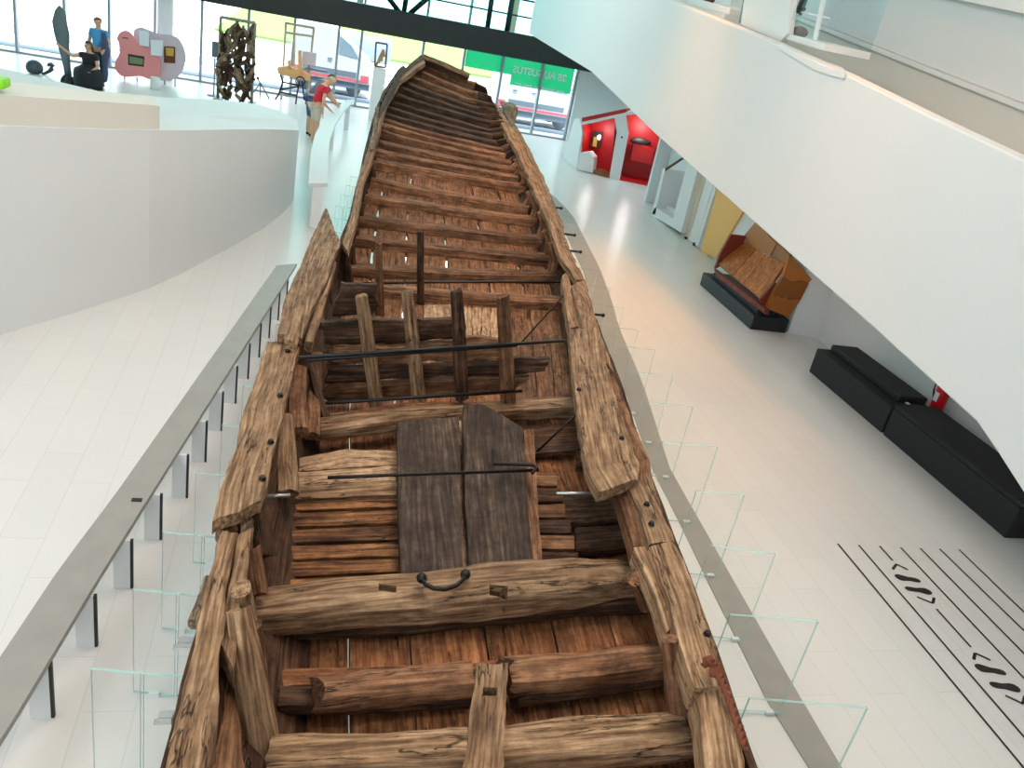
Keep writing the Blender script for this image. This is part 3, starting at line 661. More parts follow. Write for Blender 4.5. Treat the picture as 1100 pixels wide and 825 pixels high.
# light floor boards seen beyond and right of it
for k in range(4):
    a, b = 498+k*9.8, 498+(k+1)*9.8-.8
    plank('floor_board', px([(a, 368), (a, 330+k*.3)], .92), px([(b, 367), (b, 330+k*.3)], .92), .03, 'pale_wood', ship, rough=.008)
plank('floor_board', px([(456, 343), (455, 328)], .93), px([(488, 342), (487, 327)], .93), .03, 'pale_wood', ship)
for (a, b, c, d) in (((550, 434), (547, 328), (568, 326), (578, 433)), ((579, 433), (569, 326), (586, 325), (597, 432)), ((598, 432), (587, 325), (605, 324), (614, 431))):
    plank('floor_board', px([a, b], .87), px([d, c], .87), .04, 'rib_wood', ship, rough=.008, edge=.006, across=4)
for k, (b, t, w, m) in enumerate((((405, 441), (388, 318), .12, 'gunwale_wood'), ((451, 441), (437, 312), .12, 'gunwale_wood'), ((497, 428), (491, 312), .12, 'dark_wood'), ((546, 436), (540, 318), .13, 'rib_wood'), ((452, 333), (451, 248), .085, 'dark_wood'), ((408, 341), (407, 260), .085, 'rib_wood'), ((352, 345), (349, 300), .13, 'dark_wood'))):
    B_ = onY(b[0], b[1], base.y-.02*(k % 2)) if k in (2, 3) else at(*b, .84); T_ = onY(*t, B_.y-.06)
    po = timber('post', [B_, B_.lerp(T_, .5), T_], [w, w*.95, w*.8], [.08, .08, .06], m, ship, up=(0, -1, 0), rough=.012)
# ---- modern rods that hold it together
def rod(pts, r=.012, m='black_steel'):
    return tube('tie_rod', pts, r, m, ship, seg=6)
rod(px([(322, 384), (607, 366)], 1.64), .014); rod(px([(330, 387), (555, 371)], 1.62), .012)
rod([onY(343, 305, 8.9), onY(480, 303, 8.9), onY(606, 303, 8.9)], .014)
rod(px([(350, 433), (560, 420)], 1.16), .014)
rod(px([(352, 513), (430, 510), (578, 505)], 1.2), .012, 'dark_iron')
rod(px([(530, 484), (530, 498), (572, 499), (577, 503), (572, 508)], 1.22), .014, 'dark_iron')
rod(px([(598, 530), (643, 530)], 1.3), .011, 'bright_rod'); rod(px([(287, 533), (312, 532)], 1.3), .011, 'bright_rod')
rod(px([(605, 318, 1.4), (560, 368, 1.0)], 1.2), .01, 'dark_iron'); rod(px([(618, 446, 1.4), (577, 485, 1.0)], 1.2), .01, 'dark_iron')
rod(px([(453, 621, 1.12), (457, 628, 1.13), (466, 632, 1.14), (478, 633, 1.14), (490, 629, 1.14), (498, 622, 1.13), (500, 617, 1.12)], 1.13), .014, 'dark_iron')
for x, y in ((453, 621), (500, 617)): ball('tie_rod', at(x, y, 1.12), .032, 'dark_iron', ship, seg=10)
# iron nails in the wales
bm = bmesh.new()
for (x, y, z) in ((282, 513, 1.485), (291, 474, 1.485), (301, 424, 1.485), (309, 377, 1.485), (695, 541, 1.415), (700, 562, 1.415), (760, 680, 1.415), (622, 418, 1.475), (668, 470, 1.475)):
    p = at(x, y, z); bmesh.ops.create_cone(bm, cap_ends=True, segments=8, radius1=.022, radius2=.016, depth=.02, matrix=Matrix.Translation(p))
nails = obj('nail', bm, 'dark_iron', ship, smooth=False)
nails['kind'] = 'stuff'
# pegs sticking out of the right side that clamp the hull to the glass
for (x, y, z) in ((612, 252, 1.5), (618, 270, 1.45), (641, 338, 1.4), (598, 223, 1.6)):
    p = at(x, y, z); tube('clamp_bolt', [p+V((-.12, 0, 0)), p+V((.07, 0, 0))], .014, 'dark_iron', ship, seg=6); ball('clamp_bolt', p+V((.07, 0, 0)), .022, 'dark_iron', ship, seg=8)
for (x, y, z) in ((191, 777, 1.25), (208, 672, 1.2)):
    p = at(x, y, z); timber('clamp_block', [p, p+V((.03, .12 if y > 700 else .34, 0))], .05, .06, 'drift_wood', ship)
for (x, y, z) in ((184, 768, 1.22), (203, 688, 1.18)):
    p = at(x, y, z); box('clamp_plate', p.x-.05, p.x+.05, p.y-.02, p.y+.02, p.z-.006, p.z+.006, 'chrome', ship)
    p = at(x-5, y+7, z); box('clamp_plate', p.x-.05, p.x+.06, p.y-.012, p.y+.012, p.z-.006, p.z+.006, 'chrome', ship)
# steel cradle that carries the hull
for y in (1.6, 3.6, 5.6, 7.6, 9.6, 11.6, 13.6, 15.6, 17.2):
    l, r = FLf(y), FRf(y); z = zf(y)-.07
    box('cradle_beam', l+.25, r-.25, y-.04, y+.04, z-.08, z+.005, 'grey_leg', ship)
    for x in (l+.45, r-.45): box('cradle_leg', x-.035, x+.035, y-.035, y+.035, 0, z-.07, 'grey_leg', ship)
# rusty rope hung over the right gunwale
ps = px([(757, 712, 1.46), (763, 709, 1.5), (770, 716, 1.47), (766, 722, 1.46), (772, 722, 1.46), (777, 735, 1.44), (784, 752, 1.42), (790, 770, 1.41), (796, 788, 1.40), (801, 803, 1.38)], 1.4)
rp = []
for a, b in zip(ps, ps[1:]):
    for k in range(6): rp.append(a.lerp(b, k/6))
rp.append(ps[-1])
bm = bmesh.new()
for ph in (0, math.pi):
    tube_bm(bm, [p+V((math.cos(i*1.1+ph)*.014, math.sin(i*1.1+ph)*.014, math.sin(i*1.1+ph)*.012)) for i, p in enumerate(rp)], .012, 6)
tag(obj('rope', bm, 'rust_iron', smooth=True), 'rust brown twisted rope hanging over the near right edge of the ship', 'rope')
# ================================================================ glass fins, rail, floor strip
def pane(name, a, b, z0, z1, parent=None, th=.018):
    """upright glass pane between plan points a and b; the narrow edges show green"""
    d = (b-a).normalized(); n = V((-d.y, d.x, 0))*th/2
    vs = [V((p.x, p.y, z))+s*n for z in (z0, z1) for (p, s) in ((a, -1), (b, -1), (b, 1), (a, 1))]
    me = bpy.data.meshes.new(name); me.from_pydata([tuple(v) for v in vs], [], [(3, 2, 1, 0), (4, 5, 6, 7), (0, 1, 5, 4), (1, 2, 6, 5), (2, 3, 7, 6), (3, 0, 4, 7)]); me.update()
    o = link(name, me, ['pane_clear', 'glass_edge'], parent)
    for i in (0, 1, 3, 5): me.polygons[i].material_index = 1
    return o
ORD = ['first', 'second', 'third', 'fourth', 'fifth', 'sixth', 'seventh', 'eighth', 'ninth', 'tenth', 'eleventh', 'twelfth', 'thirteenth', 'fourteenth', 'fifteenth', 'sixteenth', 'seventeenth', 'eighteenth', 'nineteenth', 'twentieth']
TZ = .85
ro = [at(x, y, TZ) for x, y in ((932, 760), (879, 667), (833, 595), (799.5, 532), (771, 480), (744.5, 437), (723, 404), (704, 376))]
ri = [at(x, y, TZ) for x, y in ((805, 750), (784, 660), (763, 586), (748, 527))]
while len(ri) < len(ro): ri.append(ro[len(ri)] - V((.62-.02*len(ri), -.03, 0)))
ex = [(4.06, 8.85), (4.13, 9.6), (4.18, 10.35), (4.23, 11.1), (4.26, 11.85), (4.28, 12.6), (4.29, 13.35), (4.28, 14.1), (4.27, 14.85)]
for q, (x, y) in enumerate(ex): ro.append(V((x, y, TZ))); ri.append(V((x-.5+.01*q, y+.03, TZ)))
for i, (a, b) in enumerate(zip(ri, ro)):
    t = thing('glass_fin', 'clear upright glass fin on the floor right of the ship, %s from the near end' % ORD[i], 'glass fin', ((a.x+b.x)/2, (a.y+b.y)/2, 0), 'glass fins right of the ship')
    pane('pane', a, b, .02, TZ, t)
    m = a.lerp(b, .12); box('foot', m.x-.03, m.x+.03, m.y-.016, m.y+.016, 0, .03, 'grey_leg', t)
    m = a.lerp(b, .88); box('foot', m.x-.03, m.x+.03, m.y-.016, m.y+.016, 0, .03, 'grey_leg', t)
lo = [at(98, 718, .8), at(143, 633, .8), at(175, 571, .8)]
for k in range(15):
    y = lo[-1].y + .7
    lo.append(V((interp(y, [4.6, 8, 12, 16], [-.655, -.13, .42, .98]), y, .8)))
for i, a in enumerate(lo):
    t = thing('glass_fin', 'clear upright glass fin on the floor left of the ship, %s from the near end' % ORD[i], 'glass fin', (a.x, a.y, 0), 'glass fins left of the ship')
    b = V((a.x+.235, a.y-.035, .8)); c = V((a.x+.25, a.y-.037, .8)); e = V((min(a.x+.62, FLf(a.y)-.12), a.y-.09, .8))
    if i > 6: b = V((a.x+.1, a.y-.015, .8)); c = V((a.x+.115, a.y-.017, .8)); e = V((a.x+.4, a.y-.05, .8))
    if i > 6: e = V((FLf(a.y)-.06, a.y-.08, .8))
    th_ = .018 if i < 5 else .032
    pane('outer_pane', a, b, .02, .8, t, th_); pane('inner_pane', c, e, .02, .8, t, th_)
    for m in (a.lerp(b, .5), c.lerp(e, .6)): box('foot', m.x-.03, m.x+.03, m.y-.016, m.y+.016, 0, .03, 'grey_leg', t)
# raised grey rail on posts along the left
o_ = px([(-70, 812), (0, 705), (65, 608), (122, 533), (210, 408), (297, 285)], .45)
i_ = px([(-70, 902), (0, 797), (105, 622), (170, 518), (243, 403), (319, 283)], .45)
rail = thing('rail', 'low grey steel rail on posts along the left side of the ship', 'rail', (o_[2].x, o_[2].y, 0))
A, n_ = resample(o_, 24); B, _ = resample(i_, 24)
bm = bmesh.new(); prism_bm(bm, A+B[::-1], (0, 0, -.045)); bmesh.ops.recalc_face_normals(bm, faces=bm.faces)
obj('rail_top', bm, 'grey_rail', rail, bevel=.004)
pb = [at(142, 632), at(173, 580), at(201, 535)]
dy = (pb[2]-pb[0])/2
posts = [pb[0]-dy*2, pb[0]-dy] + pb + [V((interp(pb[2].y+.57*k, [6.19, 10.9], [-.69, -.02]), pb[2].y+.57*k, 0)) for k in range(1, 9)]
for p in posts:
    l = box('leg', p.x-.12, p.x-.012, p.y-.005, p.y+.03, 0, .41, 'grey_leg', rail)
    box('slot', p.x-.012, p.x+.006, p.y-.004, p.y+.022, 0, .41, 'black_slot', l)  # black strip painted in for the shaded gap beside the leg
lab = at(147, 537, .4525); tag(box('sensor_tile', lab.x-.035, lab.x+.035, lab.y-.02, lab.y+.02, .45, .456, 'black_slot', mtx=None), 'small dark square tile on top of the grey rail', 'tile')
# flush grey strip in the floor along the right
so = [(960, 925), (905, 825), (866, 760), (790, 627), (752, 560), (720, 470+34), (690, 410), (665, 352), (657.6, 324), (644, 287), (630, 260), (615, 231), (598, 213), (578, 197)]
si = [(925, 925), (870, 825), (828, 760), (762, 627), (730, 560), (700, 502), (668, 410), (644, 352), (636, 324), (626, 290), (612, 260), (598, 231), (584, 213), (566, 197)]
bm = bmesh.new(); prism_bm(bm, resample(px(so, .012), 30)[0]+resample(px(si, .012), 30)[0][::-1], (0, 0, -.012))
struct(obj('trim_floor_strip', bm, 'grey_rail'))
# floor lines and footprints
def fline(a, b, w=.022):
    a, b = at(*a, .003), at(*b, .003); d = (b-a).normalized(); n = V((-d.y, d.x, 0))*w/2
    return [a+n, b+n, b-n, a-n]
lines = [((900, 584), (1110, 837)), ((922.5, 585.5), (1110, 803)), ((945, 586.5), (959, 602)), ((967.5, 588), (1110, 739)), ((988.5, 588.7), (1110, 712)), ((1009.5, 589.5), (1110, 687)), ((1030, 590), (1110, 667)), ((1006, 654), (1043, 695))]
for k, (a, b) in enumerate(lines):
    if k in (0, 1, 3, 4, 5, 6):
        A_, B_ = at(*a), at(*b); q = A_ + (B_-A_)*((2.2-A_.y)/(B_.y-A_.y)) if B_.y > 2.2 else B_
    bm = bmesh.new(); p = fline(a, b); v = [bm.verts.new(x) for x in p]; bm.faces.new(v)
    g = ['outermost left', 'second from the left', 'short piece above the upper footprints', 'fourth from the left', 'fifth from the left', 'sixth from the left', 'outermost right', 'between the two pairs of footprints'][k]
    tag(obj('floor_line', bm, 'floor_ink'), 'thin dark line on the right hand floor, %s' % g, 'floor line', 'lines on the floor')
def sole(c, tip, heel, w):
    t, h = at(*tip, .003), at(*heel, .003); d = t-h; L = d.length; d.normalize(); n = V((-d.y, d.x, 0)); pts = []
    prof = [(0, .0), (.04, .22), (.14, .33), (.3, .34), (.45, .30), (.6, .38), (.75, .46), (.88, .42), (.97, .22), (1, 0)]
    for s, q in prof: pts.append(h+d*(s*L)+n*(q*w))
    for s, q in prof[-2:0:-1]: pts.append(h+d*(s*L)-n*(q*w*.95))
    return pts
feet = [((961, 619), (989, 624), 'upper pair, upper foot', 1), ((972, 632), (1001, 636), 'upper pair, lower foot', 0), ((1047, 716), (1081, 723), 'lower pair, upper foot', 1), ((1063, 735), (1096, 740), 'lower pair, lower foot', 0)]
for a, b, g, rev in feet:
    tip, heel = (a, b) if rev else (b, a)
    bm = bmesh.new(); bm.faces.new([bm.verts.new(p) for p in sole(None, tip, heel, .105)])
    tag(obj('footprint', bm, 'floor_ink'), 'dark printed footprint on the floor lines, %s' % g, 'footprint', 'footprints on the floor')
chev = [((975.5, 612), (963, 606), (959, 611.5)), ((985, 641), (1002, 648), (1003.5, 642)), ((1064, 709), (1047.5, 701.5), (1046, 708.5)), ((1080, 747), (1099, 756), (1101, 748))]
for k, ch in enumerate(chev):
    bm = bmesh.new()
    for a, b in zip(ch, ch[1:]):
        bm.faces.new([bm.verts.new(x) for x in fline(a, b, .026)])
    tag(obj('chevron', bm, 'floor_ink'), 'small dark chevron on the floor, %s of the footprints' % ['above the upper pair', 'below the upper pair', 'above the lower pair', 'below the lower pair'][k], 'chevron', 'chevrons on the floor')
# ================================================================ right side of the hall
def vplane(a, b):
    d = (V(b)-V(a)); d.z = 0; d.normalize(); return V(a), V((-d.y, d.x, 0))
def flat(pts, pl, push=0.0):
    p, n = pl; n = n if n.y > 0 else -n
    return [onPlane(x, y, p+n*push, n) for x, y in pts]
def nrm(pl): return pl[1] if pl[1].y > 0 else -pl[1]
def cut(name, pts, pl, th, material, parent, push=0.0, bevel=0):
    return prism(name, flat(pts, pl, push), nrm(pl)*th, material, parent, bevel=bevel)
def open_box(name, pts, pl, depth, material, parent, push=0.0):
    a = flat(pts, pl, push); off = nrm(pl)*depth; bm = bmesh.new(); n = len(a)
    A = [bm.verts.new(p) for p in a]; B = [bm.verts.new(p+off) for p in a]
    A2 = [bm.verts.new(p+(sum(a, V((0, 0, 0)))/n-p)*-.03) for p in a]; B2 = [bm.verts.new(p.co+nrm(pl)*.03+(p.co-sum(a, V((0, 0, 0)))/n-off)*.03) for p in B]
    for i in range(n):
        j = (i+1) % n; bm.faces.new((A[i], A[j], B[j], B[i])); bm.faces.new((A2[j], A2[i], B2[i], B2[j])); bm.faces.new((A[i], A2[i], A2[j], A[j]))
    bm.faces.new(B); bm.faces.new(B2[::-1]); return obj(name, bm, material, parent)
# ---- red and white booth shaped like a house
b0, b1, b2 = at(620.5, 182.5), at(655, 191.5), at(703, 201.5)
P0, P1 = vplane(b0, b1), vplane(b1, b2)
bo = thing('booth', 'small red and white booth shaped like a gabled house by the end wall', 'booth', (b1.x, b1.y, 0))
open_box('red_lining', [(665, 193), (703, 201), (712.5, 149), (686.5, 121.5), (672.5, 124), (675, 143)], P1, 1.0, 'red_paint', bo, .03)
open_box('red_lining', [(622, 184), (655, 191), (661.5, 127), (625.5, 133.5), (627, 143)], P0, .8, 'red_paint', bo, .03)
cut('post', [(654.5, 191.5), (665.5, 194), (675.5, 143), (672.5, 123), (660, 125.5), (662.5, 143)], P1, .3, 'white_paint', bo, -.03)
cut('post', [(703, 202), (706.5, 202.5), (717, 148), (712.5, 147.5)], P1, .9, 'white_paint', bo, -.03)
cut('roof_edge', [(686, 121.8), (713, 149.5), (717, 148), (687, 118.5), (672, 120.5), (672.5, 124)], P1, 1.0, 'white_paint', bo, -.04)
cut('roof_edge', [(625, 131), (672.5, 120.8), (672.5, 124), (625.5, 134.2)], P0, .75, 'white_paint', bo, -.03)
cut('roof', [(625, 126.5), (673, 116.5), (673, 120.8), (625, 131)], P0, .8, 'red_paint', bo, -.02)
cut('counter', [(620.5, 182.5), (636.5, 186), (638, 169), (633, 163), (624, 164)], P0, .35, 'white_paint', bo, -.04, bevel=.01)
cut('step', [(637, 183), (645, 184), (655, 191.5), (637, 187)], P0, .5, 'tan_wood', bo, -.01)
s0 = at(607, 169.5); PS = vplane(b0, s0)
cut('side_wall', [(607, 169.5), (620.5, 182.5), (627.2, 143), (624.5, 127.5), (618.5, 128)], PS, .05, 'white_paint', bo, .0)
cut('slot', [(612.5, 167.5), (615, 168), (621.3, 134), (619.7, 134)], PS, .02, 'black_slot', bo, -.01)
pic = cut('picture', [(637.5, 140.5), (647.5, 142), (644, 159.5), (634.5, 157.5)], P0, .03, 'card_dark', bo, .72)
cut('print', [(638, 147), (642, 147.6), (640.5, 158), (636, 157)], P0, .01, 'print_yellow', pic, .705)
c = onPlane(643.8, 147.8, P0[0]+nrm(P0)*.70, nrm(P0)); ball('print_disc', c, .085, 'paper_white', pic, (1, .15, 1))
cut('bench', [(677, 172), (700, 177), (703, 160), (681, 152)], P1, .35, 'red_paint', bo, .62)
c = onPlane(668, 147.5, P1[0]-nrm(P1)*.035, nrm(P1)); ball('knob', c, .03, 'black_slot', bo, (1, .4, 1), 8)
# exhibit in the dark part of the booth
c = onPlane(688, 153, P1[0]+nrm(P1)*.7, nrm(P1))
ex_ = thing('museum_exhibit', 'dark low exhibit inside the open half of the red booth', 'exhibit', c)
bm = bmesh.new(); bmesh.ops.create_uvsphere(bm, u_segments=12, v_segments=8, radius=.2)
for v in bm.verts: v.co = V((v.co.x*1.7, v.co.y*.6, v.co.z*.7 if v.co.z > 0 else v.co.z*.3)) + c
obj('shell', bm, 'card_dark', ex_, smooth=True); ball('knob', c+V((.2, -.1, .05)), .05, 'dark_iron', ex_, seg=8)

# ---- white niche cabinet in the wall
PW = (V((8.30, 18.3, 0)), V((1, 0, 0)))
def wx(pts, X): return [onX(x, y, X) for x, y in pts]
def slab(name, pts, X, th, material, parent=None, bevel=0): return prism(name, wx(pts, X), (th, 0, 0), material, parent, bevel)
cb = thing('niche_cabinet', 'white open niche cabinet with a sloping brown edge set in the right wall', 'cabinet', (8.3, 18.3, 0))
slab('back_panel', [(714, 181), (735, 168), (742, 176), (728, 240), (703, 226)], 8.9, .04, 'wall_paint', cb)
slab('side_panel', [(720.5, 243), (731.5, 250), (750, 180), (739.5, 171)], 8.3, .6, 'white_paint', cb)
slab('side_panel', [(700, 229), (703.5, 231), (714.5, 181), (712, 181)], 8.3, .55, 'white_paint', cb)
slab('base', [(699.5, 231), (721, 243.5), (722.5, 235), (704, 222.5)], 8.3, .55, 'white_paint', cb)
slab('sloping_edge', [(713.5, 181.5), (735, 167.5), (735.5, 168.6), (714, 183.2)], 8.3, .04, 'rib_wood', cb)
slab('step', [(716, 221), (725, 224.5), (724, 234), (712, 226.5)], 8.55, .35, 'white_paint', cb)
# ---- doors and the orange panel
d1 = slab('door_1', [(731.5, 253), (739, 257.5), (758.5, 189), (748.5, 181)], 8.42, .05, 'beige_paint'); struct(d1)
d2 = slab('door_2', [(739.5, 258), (746.5, 262.5), (767, 197), (759, 190)], 8.42, .05, 'white_paint'); struct(d2)
slab('door_frame', [(746.5, 263), (749.5, 265), (770, 200), (767.5, 197.5)], 8.38, .08, 'white_paint', d2)
c = onX(746.6, 263, 8.40); box('door_stop', c.x-.04, c.x, c.y-.04, c.y+.04, 0, .06, 'black_slot', d2)
c = onX(737, 257, 8.40); box('door_stop', c.x-.04, c.x, c.y-.03, c.y+.03, 0, .05, 'black_slot', d1)
tag(slab('wall_panel', [(751.5, 272.5), (769, 276), (801, 222), (770.5, 202)], 8.40, .05, 'orange_paint'), 'pale orange panel on the right wall behind the wooden hull section', 'wall panel')
# ---- black bench of two modules along the wall
def bench(y0, y1, label, cy0, cy1, czt=.45):
    t = thing('bench', label, 'bench', (7.75, (y0+y1)/2, 0), 'black benches by the right wall')
    box('base', 7.46, 8.1, y0, y1, 0, .38, 'black_fabric', t, bevel=.012)
    box('cushion', 7.46 if cy0 == y0 else 7.66, 8.1, cy0, cy1, .38, czt, 'black_fabric', t, bevel=.02)
    return t
bench(8.27, 10.1, 'black upholstered bench by the right wall, the far one with a raised back cushion', 8.42, 10.08, .47)
bench(6.02, 8.23, 'black upholstered bench by the right wall, the near one right of the floor lines', 6.02, 8.23, .45)
tag(box('metal_tab', 7.62, 7.66, 8.2, 8.26, .452, .47, 'chrome', bevel=.004), 'tiny bright metal tab at the seam between the two black benches', 'tab')
# ---- fire extinguisher at the wall between the bench modules
p = onX(1005, 440, 8.24)
p = V((8.24, p.y, p.z-.06))
fe = thing('fire_extinguisher', 'red fire extinguisher with black hose on the wall above the bench', 'fire extinguisher', p)
zb_ = .47
lathe('cylinder', [(.02, .03), (.085, .03), (.09, .06), (.09, .42), (.07, .48), (.03, .51), (.02, .52)], p, 'ext_red', fe)
lathe('foot', [(.11, 0), (.12, .02), (.10, .04)], p, 'black_slot', fe)
lathe('valve', [(.03, .51), (.03, .56), (.02, .58)], p, 'dark_iron', fe, 10)
tube('hose', [p+V((0, .03, .55)), p+V((-.02, .1, .52)), p+V((-.03, .15, .42)), p+V((-.02, .14, .28)), p+V((0, .11, .16))], .012, 'black_slot', fe, 6)
box('handle', p.x-.015, p.x+.015, p.y-.12, p.y+.02, p.z+.56, p.z+.585, 'black_slot', fe)
q_ = p+V((-.088, -.01, .25)); box('instruction_plate', q_.x-.004, q_.x+.004, q_.y-.035, q_.y+.035, q_.z-.06, q_.z+.06, 'paper_white', fe)
tag(box('wall_shelf', 8.18, 8.45, p.y-.15, p.y+.15, p.z-.02, p.z, 'black_slot'), 'dark wall shelf that carries the red fire extinguisher', 'shelf')
# ---- model of a hull section on a black plinth
f0, f1, f2 = at(751.5, 305.5), at(805.5, 353.8), at(841, 356)
L_ = (f1-f0); dl = L_.normalized(); dd = V((-dl.y, dl.x, 0)); dd = dd if dd.x > 0 else -dd
dep = (f2-f1).dot(dd); dep = max(dep, .6); ph = .24
def pt(s, t, z): return f0 + L_*s + dd*t + V((0, 0, z))
pl_ = prism('plinth', [pt(0, 0, 0), pt(1, 0, 0), pt(1, dep, 0), pt(0, dep, 0)], (0, 0, ph), 'black_plinth', bevel=.01)
tag(pl_, 'low black plinth under the wooden hull section', 'plinth')
hs_ = thing('hull_section', 'wooden model section of a boat hull in orange and reddish planks on a black plinth', 'model', pt(.5, dep/2, ph))
PLf = (pt(0, .06, 0), dd)     # plane along the front
def hx(pts, push=0.0): return [onPlane(x, y, pt(0, .06, 0)+dd*push, dd) for x, y in pts]
fr0, fr1 = hx([(767, 289), (821, 331)]); fr0b, fr1b = hx([(769, 296), (822, 338)])
print('hull section', fr0, fr1, fr0b, fr1b, dep, L_.length)
wb = min(fr0b.z, fr1b.z)
def plk(name, A, B, th, m, **k): return plank(name, A, B, th, m, hs_, rough=.002, edge=.001, chip=.002, step=.3, across=3, **k)
rim = plk('sill_plank', [fr0, fr1], [fr0b, fr1b], .07, 'red_wood', down=dd)
prism('block', [V((p.x, p.y, ph)) + dd*w for p, w in ((pt(.1, .1, 0), 0), (pt(.95, .1, 0), 0), (pt(.95, .1, 0), dep-.25), (pt(.1, .1, 0), dep-.25))], (0, 0, max(.03, wb-ph)), 'black_plinth', hs_)
# inner floor planks rising towards the back
def back(pts, push0, push1, split):  # quad px: near-front, far-front, far-back, near-back
    a = onPlane(*pts[0], pt(0, .06, 0)+dd*push0, dd); b = onPlane(*pts[1], pt(0, .06, 0)+dd*push0, dd)
    c_ = onPlane(*pts[2], pt(0, .06, 0)+dd*push1, dd); d_ = onPlane(*pts[3], pt(0, .06, 0)+dd*push1, dd)
    return a, b, c_, d_
q = back(((817, 321), (772, 284), (795, 259), (843, 284)), .06, dep*.72, 0)
for k, (s0_, s1_) in enumerate(((0, .36), (.37, .60), (.61, 1))):
    plk('floor_plank', [q[1].lerp(q[0], s0_), q[2].lerp(q[3], s0_)], [q[1].lerp(q[0], s1_), q[2].lerp(q[3], s1_)], .05, ['orange_wood', 'red_wood', 'orange_wood'][k] if k != 1 else 'orange_wood')
q = back(((827, 275), (797, 263), (801, 250), (835, 262)), dep*.66, dep*.75, 0)
t0 = [onPlane(x, y, pt(0, .06, 0)+dd*dep*.75, dd) for x, y in ((796, 263), (800, 252), (811, 239), (834, 262), (827, 275), (812, 268))]
prism('top_plank', t0, dd*.08, 'tan_wood', hs_)
t0 = [onPlane(x, y, pt(0, .06, 0)+dd*(dep*.78), dd) for x, y in ((826, 277), (835, 262), (848, 274), (842, 290))]
prism('back_plank', t0, dd*.06, 'tan_wood', hs_)
zz1 = [(841, 297), (848, 300), (853.6, 303), (859, 301), (869, 303.5)]; zz2 = [(830, 316.4), (832.7, 319.2), (835.5, 316.8), (839, 320.4), (842.7, 317.6), (848, 321.4), (861, 320)]
sh = lambda q: [(x, y+.7) for x, y in q]
for q in ([(843, 292), (848, 275), (860, 286), (872, 300)] + zz1[::-1], sh(zz1) + zz2[::-1], sh(zz2) + [(847, 341), (823, 331)]):
    prism('end_panel', [onPlane(x, y, pt(1.0, 0, 0), dl) for x, y in q], dl*-.07, 'orange_wood', hs_)
e1_ = [onPlane(x, y, pt(1.0, 0, 0)-dl*.09, dl) for x, y in ((816, 322), (823, 332), (836, 309), (833, 303))]
prism('end_frame', e1_, dl*-.06, 'red_wood', hs_)
e2_ = [onPlane(x, y, pt(.06, 0, 0), dl) for x, y in ((767, 288), (773, 271), (784, 251), (800, 253), (796, 263), (774, 284))]
prism('end_panel', e2_, dl*.06, 'red_wood', hs_)
# ---- wedge wall fin near the hull section
w0, w1 = at(845, 357), at(855, 360)
struct(prism('wall_pier', [V((w0.x+.02, w0.y, 0)), V((8.46, w1.y-.05, 0)), V((8.46, w1.y+.12, 0)), V((w0.x+.03, w0.y+.1, 0))], (0, 0, 1.9), 'wall_paint'))
# ---- showcases on the rim of the stair flank
SX = 6.36
def sx(pts, X=SX): return [onX(x, y, X) for x, y in pts]
def show(name, base, label, glass_pts, X=SX, dep_=.7):
    t = thing(name, label, 'display case', sx([base[0]], X)[0], None)
    prism('base', sx(base, X), (dep_, 0, 0), 'white_paint', t, bevel=.01)
    return t
t = show('showcase', [(840, 41), (884, 54.5), (886, 46.5), (846, 36)], 'white based glass showcase with two small dark exhibits on the stair rim', None)
a, b = sx([(846, 36), (886, 46.5)]); hz = 1.0
bm = bmesh.new()
for (p, q_) in ((a, b), (a+V((.68, 0, 0)), b+V((.68, 0, 0))), (a, a+V((.68, 0, 0))), (b, b+V((.68, 0, 0)))):
    n = (q_-p).cross(V((0, 0, 1))).normalized()*.005
    prism_bm(bm, [p-n, q_-n, q_-n+V((0, 0, hz)), p-n+V((0, 0, hz))], n*2)
obj('glass', bm, 'case_glass', t)
p = onX(873, 20, SX+.02); q_ = onX(883.5, 22, SX+.02)
prism('edge_post', sx([(873, 42), (876, 43), (886, -6), (883, -6)], SX-.01), (.03, 0, 0), 'white_paint', t)
prism('shelf', sx([(852, 12), (868, 15.5), (868, 13.5), (852, 10)], SX+.15), (.35, 0, 0), 'white_paint', t)
p = onX(859, 34.5, SX+.16); bm = bmesh.new(); bmesh.ops.create_uvsphere(bm, u_segments=14, v_segments=8, radius=1)
for v in bm.verts: v.co = V((v.co.x*.1, v.co.y*.16, v.co.z*.075)) + p
pot = thing('bowl', 'dull reddish oval exhibit at the bottom of the glass showcase', 'exhibit', p); obj('shell', bm, 'rust_iron', pot, smooth=True); ball('foot', p-V((0, 0, .06)), .06, 'card_dark', pot, (1, 1, .4), 8)
p = onX(859, 6, SX+.16); fg = thing('figurine', 'small dark angular exhibit on the glass shelf of the showcase', 'exhibit', p-V((0, 0, .1)))
timber('torso', [p-V((0, 0, .1)), p+V((0, -.05, .05)), p+V((0, -.1, .2))], [.1, .08, .05], .07, 'dark_wood', fg); timber('arm', [p-V((0, .05, .08)), p+V((0, -.16, -.04))], .05, .05, 'dark_wood', fg)
wbx = prism('display_block', sx([(795, 27), (838, 45), (846, 36), (852, -20), (802, -20)], SX-.04), (.1, 0, 0), 'white_paint', bevel=.012)
tag(wbx, 'tall plain white display block on the stair rim left of the showcase', 'display block')
tag(prism('seam', sx([(793.5, 24), (795.2, 25), (802.2, -14), (800.8, -14)], SX-.02), (.3, 0, 0), 'bronze_grey'), 'thin grey metal edge strip on the left side of the white display block', 'edge strip')
t = show('showcase', [(738, 4), (783, 15.5), (784.5, 8.5), (742, -3)], 'white based showcase at the top edge left of the display block', None)
prism('back_panel', sx([(742, -3), (784, 8.5), (788, -20), (745, -30)], SX+.66), (.03, 0, 0), 'wall_paint', t)
p = onX(761, 1, SX+.16); g = thing('exhibit', 'small dark lumpy exhibit in the showcase left of the display block', 'exhibit', p)
